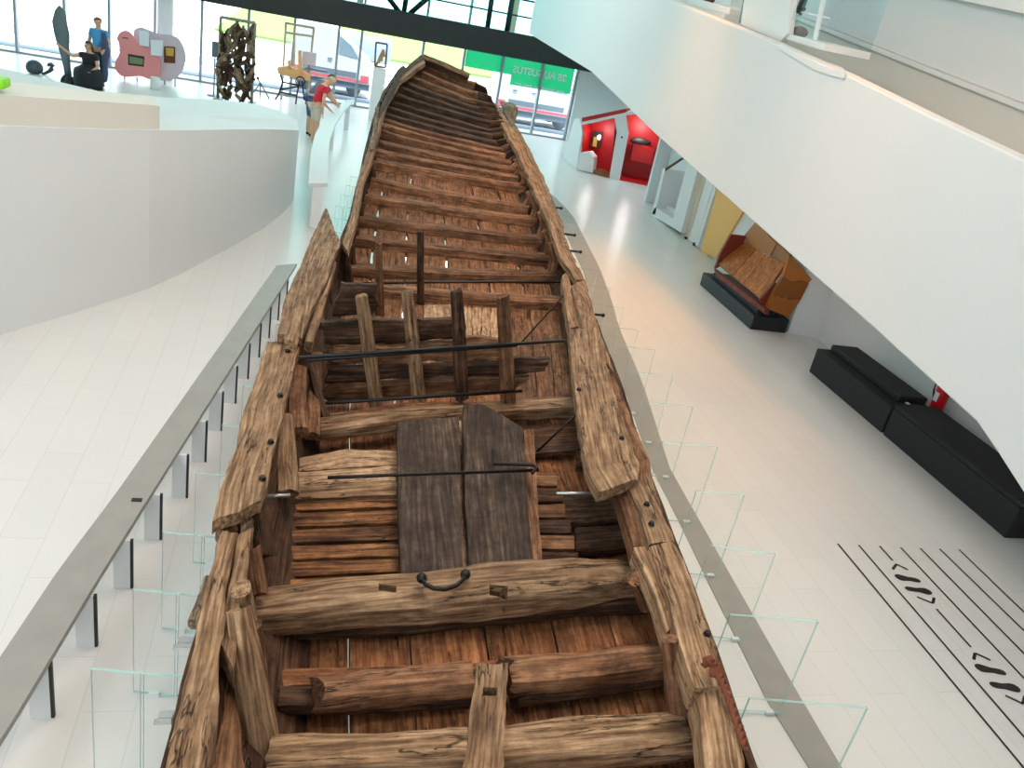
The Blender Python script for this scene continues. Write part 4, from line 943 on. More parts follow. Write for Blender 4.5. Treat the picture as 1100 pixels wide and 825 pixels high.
timber('block', [p+V((0, .2, 0)), p+V((0, 0, .05)), p+V((0, -.18, .02))], [.1, .14, .1], [.1, .12, .08], 'dark_wood', g, rough=.03); ball('knob', p+V((0, -.1, .07)), .05, 'dark_iron', g, seg=8)
a_, b_ = sx([(738, 4), (783, 15.5)]); struct(box('trim_showcase_plinth', 6.3, 7.0, b_.y, a_.y, 3.3, min(a_.z, b_.z)-.002, 'white_paint'))
# half round ledge under the showcase
led = sx([(838, 46), (856, 57), (875, 68), (893, 74), (909, 77.5)], FX-.02)
top_ = [p + V((0, 0, .0)) for p in led]; bck = [onX(905, 72, FX+.62), onX(868, 62, FX+.62), onX(838, 47, FX+.62)]
bm = bmesh.new(); prism_bm(bm, [V((p.x, p.y, p.z)) for p in top_]+[V((q.x, q.y, q.z)) for q in bck], (0, 0, -.07))
struct(obj('trim_display_ledge', bm, 'white_paint'))
# ================================================================ people
def skin_mesh(name, nodes, edges, material, parent, sub=2, root=0):
    """nodes: list of (co, radius)"""
    me = bpy.data.meshes.new(name); me.from_pydata([tuple(n[0]) for n in nodes], edges, []); me.update()
    o = bpy.data.objects.new(name+'_raw', me); C.objects.link(o)
    o.modifiers.new('skin', 'SKIN'); s = o.modifiers.new('sub', 'SUBSURF'); s.levels = sub; s.render_levels = sub
    for i, n in enumerate(nodes):
        r = n[1]; me.skin_vertices[0].data[i].radius = r if isinstance(r, tuple) else (r, r)
        me.skin_vertices[0].data[i].use_root = (i == root)
    dg = bpy.context.evaluated_depsgraph_get(); m2 = bpy.data.meshes.new_from_object(o.evaluated_get(dg))
    bpy.data.objects.remove(o); m2.name = name; m2.materials.clear()
    for p in m2.polygons: p.use_smooth = True
    return link(name, m2, material, parent)
def person(label, cat, pos, head, J, skin, hair, hair_long, top, legs, shoes, scale=1.0, sleeves=.55, leg_len=1.0, skirt=None, name='person'):
    """J: joints in local space (x right, y forward, z up)"""
    Rm = Matrix.Translation(pos) @ Matrix.Rotation(head, 4, 'Z') @ Matrix.Scale(scale, 4)
    W = lambda p: Rm @ V(p)
    t = thing(name, label, cat, pos)
    S = scale; n = []; e = []
    def add(p, r, to=None):
        n.append((W(p), (r[0]*S, r[1]*S) if isinstance(r, tuple) else r*S))
        if to is not None: e.append((to, len(n)-1))
        return len(n)-1
    up = (V(J['neck'])-V(J['pelvis'])).normalized()
    pel = add(J['pelvis'], (.15, .11)); w = add(V(J['pelvis']).lerp(V(J['neck']), .35), (.135, .1), pel); ch = add(V(J['pelvis']).lerp(V(J['neck']), .72), (.155, .11), w)
    nk = add(J['neck'], .058, ch); hd = V(J['head']); hu = (hd-V(J['neck'])).normalized()
    h1 = add(hd-hu*.06, .072, nk); h2 = add(hd+hu*.02, .092, h1); h3 = add(hd+hu*.085, .075, h2)
    fw = V(J.get('face', (0, 1, 0))).normalized()
    for sd in 'LR':
        sh = add(J['shoulder'+sd], .062, ch); el = add(J['elbow'+sd], .042, sh); wr = add(J['wrist'+sd], .028, el)
        d = (V(J['wrist'+sd])-V(J['elbow'+sd])).normalized(); pm = V(J['wrist'+sd])+d*.06; pa = add(pm, (.036, .02), wr)
        side = d.cross(fw if abs(d.dot(fw)) < .8 else V((0, 0, 1))).normalized()
        inn = side.cross(d).normalized()
        for k, (o_, l) in enumerate(((-.027, .062), (-.009, .074), (.009, .07), (.027, .055))):
            a = add(pm+d*.035+side*o_, .009, pa); b = add(pm+d*(.035+l*.55)+side*o_*1.1+inn*.006, .0085, a); add(pm+d*(.035+l)+side*o_*1.1+inn*.022, .0075, b)
        a = add(pm-d*.015+inn*.02+side*.034*(1 if sd == 'L' else -1), .011, pa); add(pm+d*.025+inn*.03+side*.05*(1 if sd == 'L' else -1), .009, a)
        hp = add(J['hip'+sd], .095, pel); kn = add(J['knee'+sd], .06, hp); cf = add(V(J['knee'+sd]).lerp(V(J['ankle'+sd]), .35), .057, kn); an = add(J['ankle'+sd], .038, cf)
        add(V(J['ankle'+sd])+V((0, .06, -.035)), .036, an)
    skin_mesh('body', n, e, skin, t)
    # face, ears
    right = fw.cross(hu).normalized()
    for s in (-1, 1):
        ball('eye', W(hd+fw*.088+right*.032*s+hu*.02), .010*S, 'eye_dark', t, seg=8); ball('ear', W(hd+right*.088*s), .024*S, skin, t, (.5, 1, 1.2), 8)
    ball('nose', W(hd+fw*.1-hu*.012), .016*S, skin, t, seg=8)
    tube('mouth', [W(hd+fw*.09-hu*.045-right*.022), W(hd+fw*.095-hu*.048), W(hd+fw*.09-hu*.045+right*.022)], .005*S, 'shirt_red', t, 6)
    # hair cap
    bm = bmesh.new(); bmesh.ops.create_uvsphere(bm, u_segments=16, v_segments=12, radius=.108*S)
    cc = hd+hu*.04-fw*.014
    for v in list(bm.verts):
        l = v.co/S; ok = l.dot(fw) < .035 + .6*max(0, l.dot(hu)-.02) and l.dot(hu) > -.06 - (.10 if hair_long else 0)
        if not ok: bm.verts.remove(v)
    Rr = Rm.to_3x3(); cw_ = W(cc)
    for v in bm.verts: v.co = cw_ + Rr @ (v.co/S)
    if len(bm.faces) > 4: obj('hair', bm, hair, t, smooth=True)
    else: bm.free()
    if hair_long:
        skin_mesh('hair', [(W(hd+hu*.06-fw*.07), .05*S), (W(hd-fw*.1-hu*.05), .06*S), (W(hd-fw*.12-hu*.2), .035*S)], [(0, 1), (1, 2)], hair, t, 1)
    # clothes follow the body
    n.clear(); e.clear()
    pel = add(V(J['pelvis'])-up*.02, (.168, .128)); w = add(V(J['pelvis']).lerp(V(J['neck']), .35), (.158, .122), pel); ch = add(V(J['pelvis']).lerp(V(J['neck']), .74), (.175, .13), w); add(V(J['neck'])-up*.03, .075, ch)
    for sd in 'LR':
        sh = add(J['shoulder'+sd], .076, ch); add(V(J['shoulder'+sd]).lerp(V(J['elbow'+sd]), sleeves), .058, sh)
    skin_mesh('shirt', n, e, top, t)
    if legs:
        n.clear(); e.clear(); pel = add(V(J['pelvis'])+up*.04, (.165, .125))
        for sd in 'LR':
            hp = add(J['hip'+sd], .11, pel)
            if leg_len <= 1: add(V(J['hip'+sd]).lerp(V(J['knee'+sd]), leg_len), .085, hp)
            else:
                kn = add(J['knee'+sd], .076, hp); add(V(J['knee'+sd]).lerp(V(J['ankle'+sd]), leg_len-1), .058, kn)
        skin_mesh('trousers' if leg_len > 1.2 else 'shorts', n, e, legs, t)
    if skirt: 
        pr, m_ = skirt; bm = bmesh.new(); rings = []
        for r, p in pr: rings.append([bm.verts.new(W(V(p)+V((r*math.cos(k*math.pi/10)*(1+.06*math.cos(k*math.pi*.6)), r*.9*math.sin(k*math.pi/10)*(1+.06*math.sin(k*1.9)), 0)))) for k in range(20)])
        for a, b in zip(rings, rings[1:]):
            for k in range(20): bm.faces.new((a[k], a[(k+1) % 20], b[(k+1) % 20], b[k]))
        bm.faces.new(rings[0]); bm.faces.new(rings[-1]); obj('skirt', bm, m_, t, smooth=True)
    for sd in 'LR':
        a = V(J['ankle'+sd]); skin_mesh('shoe', [(W(a+V((0, -.03, -.035))), .045*S), (W(a+V((0, .07, -.045))), .042*S), (W(a+V((0, .15, -.05))), .036*S)], [(0, 1), (1, 2)], shoes, t, 1)
    return t
def stand(lean=0.0, fwd_step=.0):
    J = dict(pelvis=(0, 0, .96), hipL=(-.09, 0, .9), hipR=(.09, 0, .9), kneeL=(-.1, .03, .49), kneeR=(.1, .03+fwd_step*.5, .49), ankleL=(-.1, 0, .09), ankleR=(.1, fwd_step, .09),
             neck=(0, 0, 1.47), head=(0, .03, 1.61), shoulderL=(-.18, 0, 1.4), shoulderR=(.18, 0, 1.4), elbowL=(-.25, -.02, 1.12), elbowR=(.25, -.02, 1.12), wristL=(-.24, .08, .88), wristR=(.24, .08, .88))
    if lean:
        for k in ('neck', 'head', 'shoulderL', 'shoulderR', 'elbowL', 'elbowR', 'wristL', 'wristR'):
            p = V(J[k])-V((0, 0, .96)); q = Matrix.Rotation(-lean, 3, 'X') @ p; J[k] = tuple(q+V((0, -.05*lean, .96)))
    return J
# two visitors bending over the white table
J = stand(.4); J.update(head=tuple(V(J['neck'])+V((0, .13, .07))), face=(0, .75, -.65), elbowL=(-.25, .3, .95), wristL=(-.2, .40, .86), elbowR=(.24, .08, 1.12), wristR=(.2, .1, .84))
hd_ = -math.pi/2+.35
p = at(336, 155.5); person('person in a red shirt and beige shorts bending forward beside the white table', 'person', p, hd_, J, 'skin', 'hair_blond', False, 'shirt_red', 'shorts_beige', 'shoe_white', 1.0, leg_len=.85)
J = stand(.75); J.update(head=tuple(V(J['neck'])+V((0, .13, .05))), face=(0, .7, -.7), elbowL=(-.24, .5, .98), wristL=(-.15, .62, .85), elbowR=(.24, .5, .95), wristR=(.12, .62, .85))
p = at(331, 146); person('person in a grey shirt and blue shorts bending behind the one in red', 'person', p, hd_, J, 'skin', 'hair_brown', False, 'shirt_grey', 'jeans_blue', 'shoe_dark', 1.03, leg_len=1.1)
# two figures with the propeller
J = stand(0, .04); J.update(elbowL=(-.27, 0, 1.12), wristL=(-.2, .14, .98), face=(-.5, .8, 0))
p = at(107, 93); mp = person('standing person in a bright blue shirt holding a navy jacket by the propeller', 'person', p, math.pi*.95, J, 'skin', 'hair_blond', False, 'shirt_blue', 'trousers_dark', 'shoe_dark', .98, leg_len=1.9)
Jk = dict(pelvis=(0, 0, .42), hipL=(-.1, .02, .4), hipR=(.1, .02, .4), kneeL=(-.14, .38, .42), kneeR=(.14, .36, .36), ankleL=(-.13, .36, .09), ankleR=(.15, .1, .09), neck=(0, .06, .88), head=(0, .09, 1.02),
          shoulderL=(-.16, .05, .81), shoulderR=(.16, .05, .81), elbowL=(-.22, .1, .55), elbowR=(.36, .16, .74), wristL=(-.14, .3, .48), wristR=(.58, .2, .90), face=(.6, .75, .1))
p2 = at(97, 94.5); person('person in black with long hair crouching and touching the propeller', 'person', p2, math.pi*.98, Jk, 'skin', 'hair_brown', True, 'dress_black', None, 'shoe_dark', 1.0,
       sleeves=.5, skirt=([(.33, (0, .16, .01)), (.34, (0, .16, .14)), (.33, (0, .18, .34)), (.31, (0, .17, .47)), (.2, (0, .04, .54)), (.15, (0, .02, .6))], 'dress_black'))
# navy jacket hanging over the arm
j0 = onY(112, 34, p.y-.02); j1 = onY(115, 55, p.y-.05); j2 = onY(112, 88, p.y-.06)
plank_pts = ([onY(108, 33, p.y-.16), onY(109, 60, p.y-.2), onY(108.5, 89, p.y-.16)], [onY(113.5, 36, p.y-.14), onY(117.5, 55, p.y-.18), onY(114.5, 88, p.y-.16)])
me_j = plank('jacket', plank_pts[0], plank_pts[1], .05, 'jacket_navy', None, rough=.03, edge=.03, step=.12, across=4, down=(0, 1, 0))
tag(me_j, 'navy jacket hanging down beside the person in the bright blue shirt', 'jacket')
# ---- upright propeller with its dark hub
b = at(75, 90); pr = thing('propeller', 'tall grey propeller blade standing upright on a dark hub', 'propeller', b)
cl = [(64, 6, .05, .02), (64.5, 12, .24, .03), (64, 24, .35, .04), (66, 34, .36, .05), (68, 48, .28, .06), (70, 60, .22, .07), (72, 72, .17, .08), (73.5, 82, .16, .1)]
bm = bmesh.new(); rings = []
for k, (x, y, w, th) in enumerate(cl):
    c = onY(x, y, b.y); tw = .9*k/len(cl)*0.5
    rings.append([bm.verts.new(c+V((math.cos(a)*w/2, math.sin(a)*th/2+math.cos(a)*w*.2*tw, 0))) for a in [i*math.pi/6 for i in range(12)]])
for A_, B_ in zip(rings, rings[1:]):
    for k in range(12): bm.faces.new((A_[k], A_[(k+1) % 12], B_[(k+1) % 12], B_[k]))
bm.faces.new(rings[0]); bm.faces.new(rings[-1]); obj('blade', bm, 'bronze_grey', pr, smooth=True)
h0, h1 = onY(66, 85, b.y), onY(80, 91, b.y); d = h1-h0
tube('hub', [h0-d*.02, h0+d*.1, h0+d*.45, h0+d*.8, h1, h1+d*.04], [.06, .15, .17, .17, .15, .1], 'card_dark', pr, 14)
tube('hub_ring', [h0+d*.36, h0+d*.46], .185, 'iron_grey', pr, 14)
# ---- grey bowl fragment and hook
b = at(36, 79); bm = bmesh.new(); bmesh.ops.create_uvsphere(bm, u_segments=14, v_segments=10, radius=.2)
for v in bm.verts: v.co = V((v.co.x*1.05, v.co.y*.8, max(v.co.z, -.14)+.15)) + V((b.x+.03, b.y, 0))
tag(obj('iron_lump', bm, 'iron_grey', smooth=True), 'grey rounded iron lump on the floor left of the propeller', 'exhibit')
pts = [onY(x, y, b.y+.1) for x, y in ((45, 79.5), (49, 78.5), (53, 76.5), (56, 73.5), (56.5, 71), (55, 69.5), (52.5, 69.5), (51, 71))]
tag(tube('hook', pts, [.03, .035, .045, .06, .07, .065, .05, .02], 'iron_grey', None, 8), 'grey curved iron hook on the floor left of the propeller', 'hook')
# ---- pink and lilac guitar shaped boards
def z1(*p): return [(30+x/5.79, y/5.79) for x, y in p]
PYb = at(160, 87).y - .3
def brd(pts, Y): return [onY(x, y, Y) for x, y in pts]
def smoothpoly(pts, n=4):
    out = []; N = len(pts)
    for i in range(N):
        p0, p1, p2, p3 = [V((*pts[(i+k) % N], 0)) for k in (-1, 0, 1, 2)]
        for j in range(n):
            t = j/n; q = .5*((2*p1)+(p2-p0)*t+(2*p0-5*p1+4*p2-p3)*t*t+(3*p1-p0-3*p2+p3)*t*t*t); out.append((q.x, q.y))
    return out
pk_ = smoothpoly(z1((553, 240), (572, 203), (612, 190), (652, 218), (690, 275), (745, 298), (805, 335), (826, 400), (815, 480), (765, 496), (700, 474), (600, 478), (556, 448), (540, 400), (568, 330), (566, 270)))
ll_ = smoothpoly(z1((655, 200), (700, 170), (760, 190), (820, 212), (890, 218), (945, 250), (978, 330), (970, 420), (925, 482), (850, 502), (790, 480), (740, 430), (690, 300)))
t = thing('display_board', 'pink guitar shaped display board with a picture by the windows', 'display board', at(135, 85))
bd = prism('board', brd(pk_, PYb-.15), (0, .04, 0), 'pink_board', t)
pc = prism('picture', brd(z1((622, 335), (724, 352), (720, 416), (624, 404)), PYb-.16), (0, .012, 0), 'card_dark', t)
prism('print', brd(z1((630, 350), (716, 366), (713, 403), (632, 394)), PYb-.168), (0, .01, 0), 'print_green', pc)
prism('caption', brd(z1((588, 230), (625, 236), (624, 243), (588, 237)), PYb-.158), (0, .012, 0), 'rust_iron', t)
for x, y in ((678, 480), (600, 475)):
    a = onY(30+x/5.79, y/5.79, PYb-.12); tube('leg', [a, V((a.x, a.y+.05, 0))], .02, 'mullion_grey', t, 6)
t = thing('display_board', 'lilac guitar shaped display board half hidden behind the pink one', 'display board', at(175, 88))
prism('board', brd(ll_, PYb), (0, .04, 0), 'lilac_board', t)
pc = prism('picture', brd(z1((846, 288), (916, 292), (916, 394), (846, 390)), PYb-.012), (0, .012, 0), 'rust_iron', t)
prism('print', brd(z1((855, 296), (908, 300), (905, 350), (860, 345)), PYb-.02), (0, .01, 0), 'print_yellow', pc)
for q in (((690, 188), (752, 196), (752, 290), (694, 282)), ((762, 248), (840, 252), (836, 350), (765, 342))):
    prism('sheet', brd(z1(*q), PYb-.22), (0, .012, 0), 'paper_white', t)
for x, y in ((850, 498), (915, 480)):
    a = onY(30+x/5.79, y/5.79, PYb+.02); tube('leg', [a, V((a.x, a.y+.05, 0))], .02, 'mullion_grey', t, 6)
# ---- tall frame filled with tangled driftwood
Yd = at(255, 110).y
t = thing('driftwood_frame', 'tall grey frame filled with tangled brown driftwood by the windows', 'sculpture', at(255, 110))
def dz(x, y): return (220+x/6.877, y/6.877)
fp = [dz(118, 125), dz(95, 745), dz(345, 760), dz(372, 170)]
W_ = [onY(*p, Yd) for p in fp]; W_[1].z = 0; W_[2].z = 0
for a, b in ((0, 1), (3, 2), (0, 3)):
    d = (W_[b]-W_[a]).normalized(); tube('frame_bar', [W_[a], W_[b]], .045, 'frame_grey', t, 6)
rnd = random.Random(5)
for k in range(64):
    u, v = rnd.uniform(.0, 1.0), rnd.uniform(.02, .9)
    bq = W_[1].lerp(W_[2], u); c0 = bq.lerp(W_[0].lerp(W_[3], u), v) + V((0, rnd.uniform(-.2, .2), 0))
    ln = rnd.uniform(.3, .8); an = rnd.gauss(math.pi/2, .45); dd_ = V((math.cos(an), rnd.uniform(-.3, .3), math.sin(an)))*ln/2
    pts = [c0-dd_, c0-dd_*.3+V((rnd.uniform(-.1, .1), 0, rnd.uniform(-.05, .05))), c0+dd_*.4+V((rnd.uniform(-.1, .1), 0, 0)), c0+dd_]
    lim = [V((min(max(p.x, W_[1].x-.02), W_[2].x+.04), p.y, max(.05, p.z))) for p in pts]
    wdt = rnd.uniform(.09, .22); timber('driftwood', lim, [wdt*.5, wdt, wdt*.8, wdt*.35], [wdt*.5, wdt*.8, wdt*.7, wdt*.3], ['drift_wood', 'dark_wood', 'bow_wood', 'drift_wood'][k % 4], t, rough=.03, step=.1)
box('foot', W_[1].x-.1, W_[1].x+.12, Yd-.3, Yd+.3, 0, .05, 'bronze_grey', t); box('foot', W_[2].x-.1, W_[2].x+.1, Yd-.3, Yd+.3, 0, .05, 'bronze_grey', t)
# small grey screen on a stand left of it, slim music stand right of it
a, b = onY(228, 44, Yd+.5), onY(234.5, 62, Yd+.5)
t = thing('screen', 'small grey screen on a stand left of the driftwood frame', 'screen', (a.x, Yd+.5, 0))
box('panel', a.x, b.x, Yd+.47, Yd+.52, b.z, a.z, 'bronze_grey', t); tube('stand', [((a.x+b.x)/2, Yd+.5, 0), ((a.x+b.x)/2, Yd+.5, b.z)], .02, 'mullion_grey', t, 6); lathe('foot', [(.18, 0), (.18, .02), (.03, .03)], ((a.x+b.x)/2, Yd+.5, 0), 'mullion_grey', t, 12)
a = at(279, 104); t = thing('music_stand', 'thin grey tripod stand right of the driftwood frame', 'stand', a)
tp_ = onY(277, 84, a.y)
tube('pole', [(a.x, a.y, .35), tp_], .02, 'bronze_grey', t, 6); ball('head', tp_, .05, 'iron_grey', t, seg=8)
for dx, dy_ in ((-.25, -.1), (.28, -.12), (0, .25)): tube('leg', [(a.x, a.y, .4), (a.x+dx, a.y+dy_, .01)], .018, 'bronze_grey', t, 6)
# ---- weaving loom with apricot beams on black iron feet
lb_ = at(312, 108); Yl = lb_.y
def lz(x, y): return onY(220+x/6.877, y/6.877, Yl)
t = thing('loom', 'pale wooden loom frame with thread behind the black iron treadle', 'loom', lb_)
for a, b in (((600, 165), (580, 500)), ((805, 210), (770, 590)), ((595, 170), (810, 208)), ((600, 240), (805, 270)), ((665, 170), (655, 480)), ((600, 490), (780, 520))):
    q0, q1 = lz(*a), lz(*b); tube('frame_bar', [q0, q1], .035, 'loom_wood', t, 6)
for s in (0, 1):
    q = lz((580, 775)[s], (500, 590)[s]); tube('leg', [q, V((q.x, q.y, 0))], .035, 'loom_wood', t, 6)
for k in range(12):
    q0 = lz(lerp(610, 790, k/11), lerp(245, 272, k/11)); q1 = lz(lerp(600, 770, k/11), lerp(490, 515, k/11)); tube('warp_thread', [q0, q1], .006, 'paper_white', t, 4)
Yt = Yl-.7
def tz(x, y): return onY(220+x/6.877, y/6.877, Yt)
t = thing('treadle_table', 'black iron treadle base with an apricot wooden top by the loom', 'table', (tz(630, 600).x, Yt, 0))
for q in (((535, 500), (620, 490), (780, 555), (775, 598), (700, 585), (545, 545)), ((610, 450), (635, 445), (640, 520), (615, 512)), ((690, 375), (715, 372), (720, 560), (690, 555))):
    prism('top_board', [tz(*p) for p in q], (0, .3 if q[0][0] == 535 else .06, 0), 'apricot_wood', t)
for a, b in (((560, 550), (575, 610)), ((575, 610), (545, 700)), ((545, 700), (520, 735)), ((570, 605), (715, 635)), ((550, 680), (680, 705)), ((700, 600), (680, 700)), ((680, 700), (672, 770)), ((720, 600), (735, 740)), ((560, 660), (690, 640))):
    p0, p1 = tz(*a), tz(*b); p1.z = max(p1.z, .02); tube('iron_leg', [p0, p1], .025, 'black_steel', t, 6)
c = tz(705, 600); bm = bmesh.new()
tube_bm(bm, [c+V((math.cos(k*math.pi/8)*.13, -.03, math.sin(k*math.pi/8)*.13)) for k in range(17)], .018, 6); obj('wheel', bm, 'black_steel', t, smooth=True)
a, b = lz(725, 370), lz(818, 480)
t = thing('light_box', 'pale grey box on a post beside the loom', 'box', (b.x, Yl-.2, 0))
box('panel', a.x, b.x, Yl-.3, Yl-.15, b.z, a.z, 'lilac_board', t); tube('post', [((a.x+b.x)/2, Yl-.22, 0), ((a.x+b.x)/2, Yl-.22, b.z)], .025, 'mullion_grey', t, 6)
box('ledge', a.x+.1, b.x+.35, Yl-.35, Yl-.15, b.z-.12, b.z-.08, 'bronze_grey', t)
# ---- framed wooden figure on a white plinth
Yf = 26.6
f = [onY(x, y, Yf) for x, y in ((404, 45.5), (416, 47.5), (414, 72.5), (402.5, 71))]
t = thing('framed_figure', 'brown framed box with a small golden wooden figure at the far end', 'framed figure', V((f[2].x-.18, Yf, f[2].z)))
for a, b in ((0, 1), (1, 2), (2, 3), (3, 0)): tube('frame_bar', [f[a], f[b]], .03, 'drift_wood', t, 6)
cx_ = (f[2]+f[3])/2
skin_mesh('figure', [(cx_+V((0, 0, .05)), .1), (cx_+V((-.02, 0, .2)), .08), (cx_+V((.03, 0, .38)), .06), (cx_+V((.05, 0, .5)), .05), (cx_+V((-.12, -.03, .1)), .05), (cx_+V((.12, -.03, .3)), .03)], [(0, 1), (1, 2), (2, 3), (0, 4), (2, 5)], 'figurine_gold', t, 1)
pz = min(f[2].z, f[3].z)-.04
tag(box('plinth', f[3].x-.02, f[2].x+.02, Yf-.2, Yf+.2, 0, pz, 'white_paint'), 'white plinth under the framed golden figure at the far end', 'plinth')
# ---- long white curved table with panel legs
tz_ = .75
tl = [(331, 197), (333, 168), (338, 145), (347, 127), (359, 116), (373, 107)]
tr = [(352, 196.5), (352.5, 170), (354.5, 149), (360, 133), (371, 117), (381, 107.5)]
A, _ = resample(px(tl, tz_), 24); B, _ = resample(px(tr, tz_), 24)
t = thing('table', 'long curved white table running along the ship towards the windows', 'table', (A[8].x, A[8].y, 0))
bm = bmesh.new(); prism_bm(bm, A+B[::-1], (0, 0, -.06)); obj('table_top', bm, 'white_paint', t, bevel=.006)
for k in (0, 8, 15, 22):
    a, b = A[k], B[k]; m = a.lerp(b, .25); m2 = a.lerp(b, .8)
    box('leg', m.x, m2.x, m.y+.03, m.y+.12, 0, tz_-.06, 'white_paint', t)
# ================================================================ outside the windows
struct(box('ground', -90, 90, WY+.16, 140, -.4, -.06, 'paving'))
def strip(name, p0, p1, w, m, ext=30):
    a, b = at(*p0), at(*p1); d = (b-a).normalized(); d.z = 0; n = V((-d.y, d.x, 0)); a = a-d*ext; b = b+d*ext
    return struct(prism(name, [V((a.x, a.y, -.055)), V((b.x, b.y, -.055)), V((b.x, b.y, -.055))+n*w, V((a.x, a.y, -.055))+n*w], (0, 0, .03), m))
struct(box('path_grey', -40, 40, 33.1, 35.2, -.06, -.035, 'asphalt'))
struct(box('path_kerb', -40, 40, 30.2, 31.4, -.06, -.04, 'asphalt'))
tag(box('lawn', -4.5, 14, 46, 72, -.06, .05, 'grass'), 'bright green lawn beyond the paving outside', 'lawn', kind='stuff')
# plain mound standing in for a row of bikes; trees
def hedge(x0, x1, y, h, m, label):
    bm = bmesh.new(); bmesh.ops.create_grid(bm, x_segments=40, y_segments=8, size=1)
    for v in bm.verts:
        u = v.co.x; w = (v.co.y+1)/2*math.pi
        v.co = V((lerp(x0, x1, (u+1)/2), y+math.cos(w)*.6, max(0, math.sin(w))*h)) ; v.co += V((0, 0, .12*noise.noise(v.co*1.7) if v.co.z > .05 else 0))
    return tag(obj('hedge', bm, m, smooth=True), label, 'hedge')
hedge(-.8, 3.8, 44.5, 1.1, 'bike_mound_blue', 'low bluish hedge outside behind the loom')
def tree(x, y, h, r, label):
    t = thing('tree', label, 'tree', (x, y, 0), 'trees beyond the lawn')
    tube('trunk', [(x, y, 0), (x+.1, y, h*.5), (x, y, h*.8)], [.3, .22, .12], 'bark', t, 8)
    bm = bmesh.new(); rd = random.Random(int(x*10))
    for k in range(9):
        c = V((x+rd.uniform(-1, 1)*r*.6, y+rd.uniform(-1, 1)*r*.6, h*.7+rd.uniform(-.35, .45)*r)); s = r*rd.uniform(.4, .65)
        g = bmesh.ops.create_icosphere(bm, subdivisions=3, radius=s)
        for v in g['verts']: v.co = v.co*(1+.25*noise.noise(v.co*1.3+V((k, x, 0))))+c
    obj('crown', bm, 'leaf', t, smooth=True)
for k, (x, y, h, r) in enumerate(((-26, 84, 11, 4.5), (-11, 88, 12, 4.5), (4, 84, 11, 4.5), (19, 88, 13, 4.5), (34, 84, 12, 4.5), (49, 88, 13, 4.5))):
    tree(x, y, h, r, 'pale green tree beyond the lawn, %s from the left' % ORD[k])
def van(xa, xb, y, win, label):
    """white van seen from its side: body, sill, red stripe, end lamps, side window, handles, wheels"""
    t = thing('van', label, 'van', ((xa+xb)/2, y, 0)); w_ = 1.7
    prof = [(xa, .42), (xa-.03, 1.2), (xa+.1, 2.0), (xa+.4, 2.15), (xb-.9, 2.15), (xb-.3, 1.6), (xb+.35, 1.2), (xb+.4, .42)]
    prism('body', [V((a, y, b)) for a, b in prof], (0, w_, 0), 'car_white', t, bevel=.06)
    box('sill', xa+.02, xb+.38, y+.02, y+w_-.02, .24, .44, 'asphalt', t)
    box('stripe', xa+.05, xb+.3, y-.012, y+.01, .47, .56, 'red_asphalt', t)
    for a in (xa, xb+.05): box('lamp', a, a+.28, y-.02, y+.01, .5, .72, 'red_asphalt', t)
    box('trim_strip', xa+.4, xb-.1, y-.014, y+.01, .6, .78, 'asphalt', t)
    prism('side_window', [V((xb-win, y-.01, 1.3)), V((xb-.05, y-.01, 1.22)), V((xb-.35, y-.01, 1.62)), V((xb-.75, y-.01, 1.85)), V((xb-win, y-.01, 1.85))], (0, .03, 0), 'car_glass', t)
    for k in range(2): box('handle', xa+.5+k*.7, xa+.66+k*.7, y-.025, y+.005, 1.08, 1.12, 'asphalt', t)
    for a in (xa+.5, xb-.15):
        tube('wheel', [(a, y+.03, .26), (a, y+.2, .26)], .26, 'tyre', t, 16); tube('wheel', [(a, y+w_-.2, .26), (a, y+w_-.03, .26)], .26, 'tyre', t, 16)
van(6.6, 9.2, 31.0, 1.2, 'white van with a red stripe parked outside under the green banner')
van(-.6, 1.7, 31.0, .75, 'white van with a red stripe parked outside behind the two visitors')
# ---- green banner on the outside of the glass; it reads from outside, so mirrored here
BY_ = WY+.04
bt_ = onY(560, 66, 27.6).z
bz = lambda x, y: onY(x, y, BY_)
bn = thing('banner', 'green banner with white mirrored lettering stuck on the window behind the bow', 'banner', bz(560, 85))
topz = 2.9
a0, a1 = bz(499, 71), bz(549.5, 80.3); c0, c1 = bz(549, 91), bz(611, 101)
xr = bz(613, 98).x
prism('sheet', [V((a0.x, BY_, topz)), V((a1.x, BY_, topz)), V((a1.x, BY_, a1.z)), V((a0.x, BY_, a0.z))], (0, .012, 0), 'banner_green', bn)
prism('sheet', [V((a1.x, BY_, topz)), V((xr, BY_, topz)), V((xr, BY_, c1.z)), V((a1.x, BY_, c0.z))], (0, .012, 0), 'banner_green', bn)
def lettering(body, size, xl, xr_, zc, material, parent, y):
    cu = bpy.data.curves.new('lettering', 'FONT'); cu.body = body; cu.size = size; cu.extrude = .004; cu.offset = .012; cu.align_x = 'CENTER'; cu.align_y = 'CENTER'
    o = bpy.data.objects.new('tmp', cu); C.objects.link(o); dg = bpy.context.evaluated_depsgraph_get(); me = bpy.data.meshes.new_from_object(o.evaluated_get(dg)); bpy.data.objects.remove(o)
    xs = [v.co.x for v in me.vertices]; w = max(xs)-min(xs); s = (xr_-xl)/w
    for v in me.vertices:   # faces outdoors (+y): x runs right to left seen from inside
        x, z, yy = v.co.x*s, v.co.y*max(s, .9), v.co.z
        v.co = V(((xl+xr_)/2 - x, y-yy, zc+z))
    me.name = 'lettering'; me.materials.clear(); return link('lettering', me, material, parent)
l0, l1 = bz(551, 74), bz(611, 86)
zc = bz(580, 79.5).z
lettering('28 AUGUSTUS', .34, l0.x, l1.x-.1, zc, 'text_white', bn, BY_-.006)
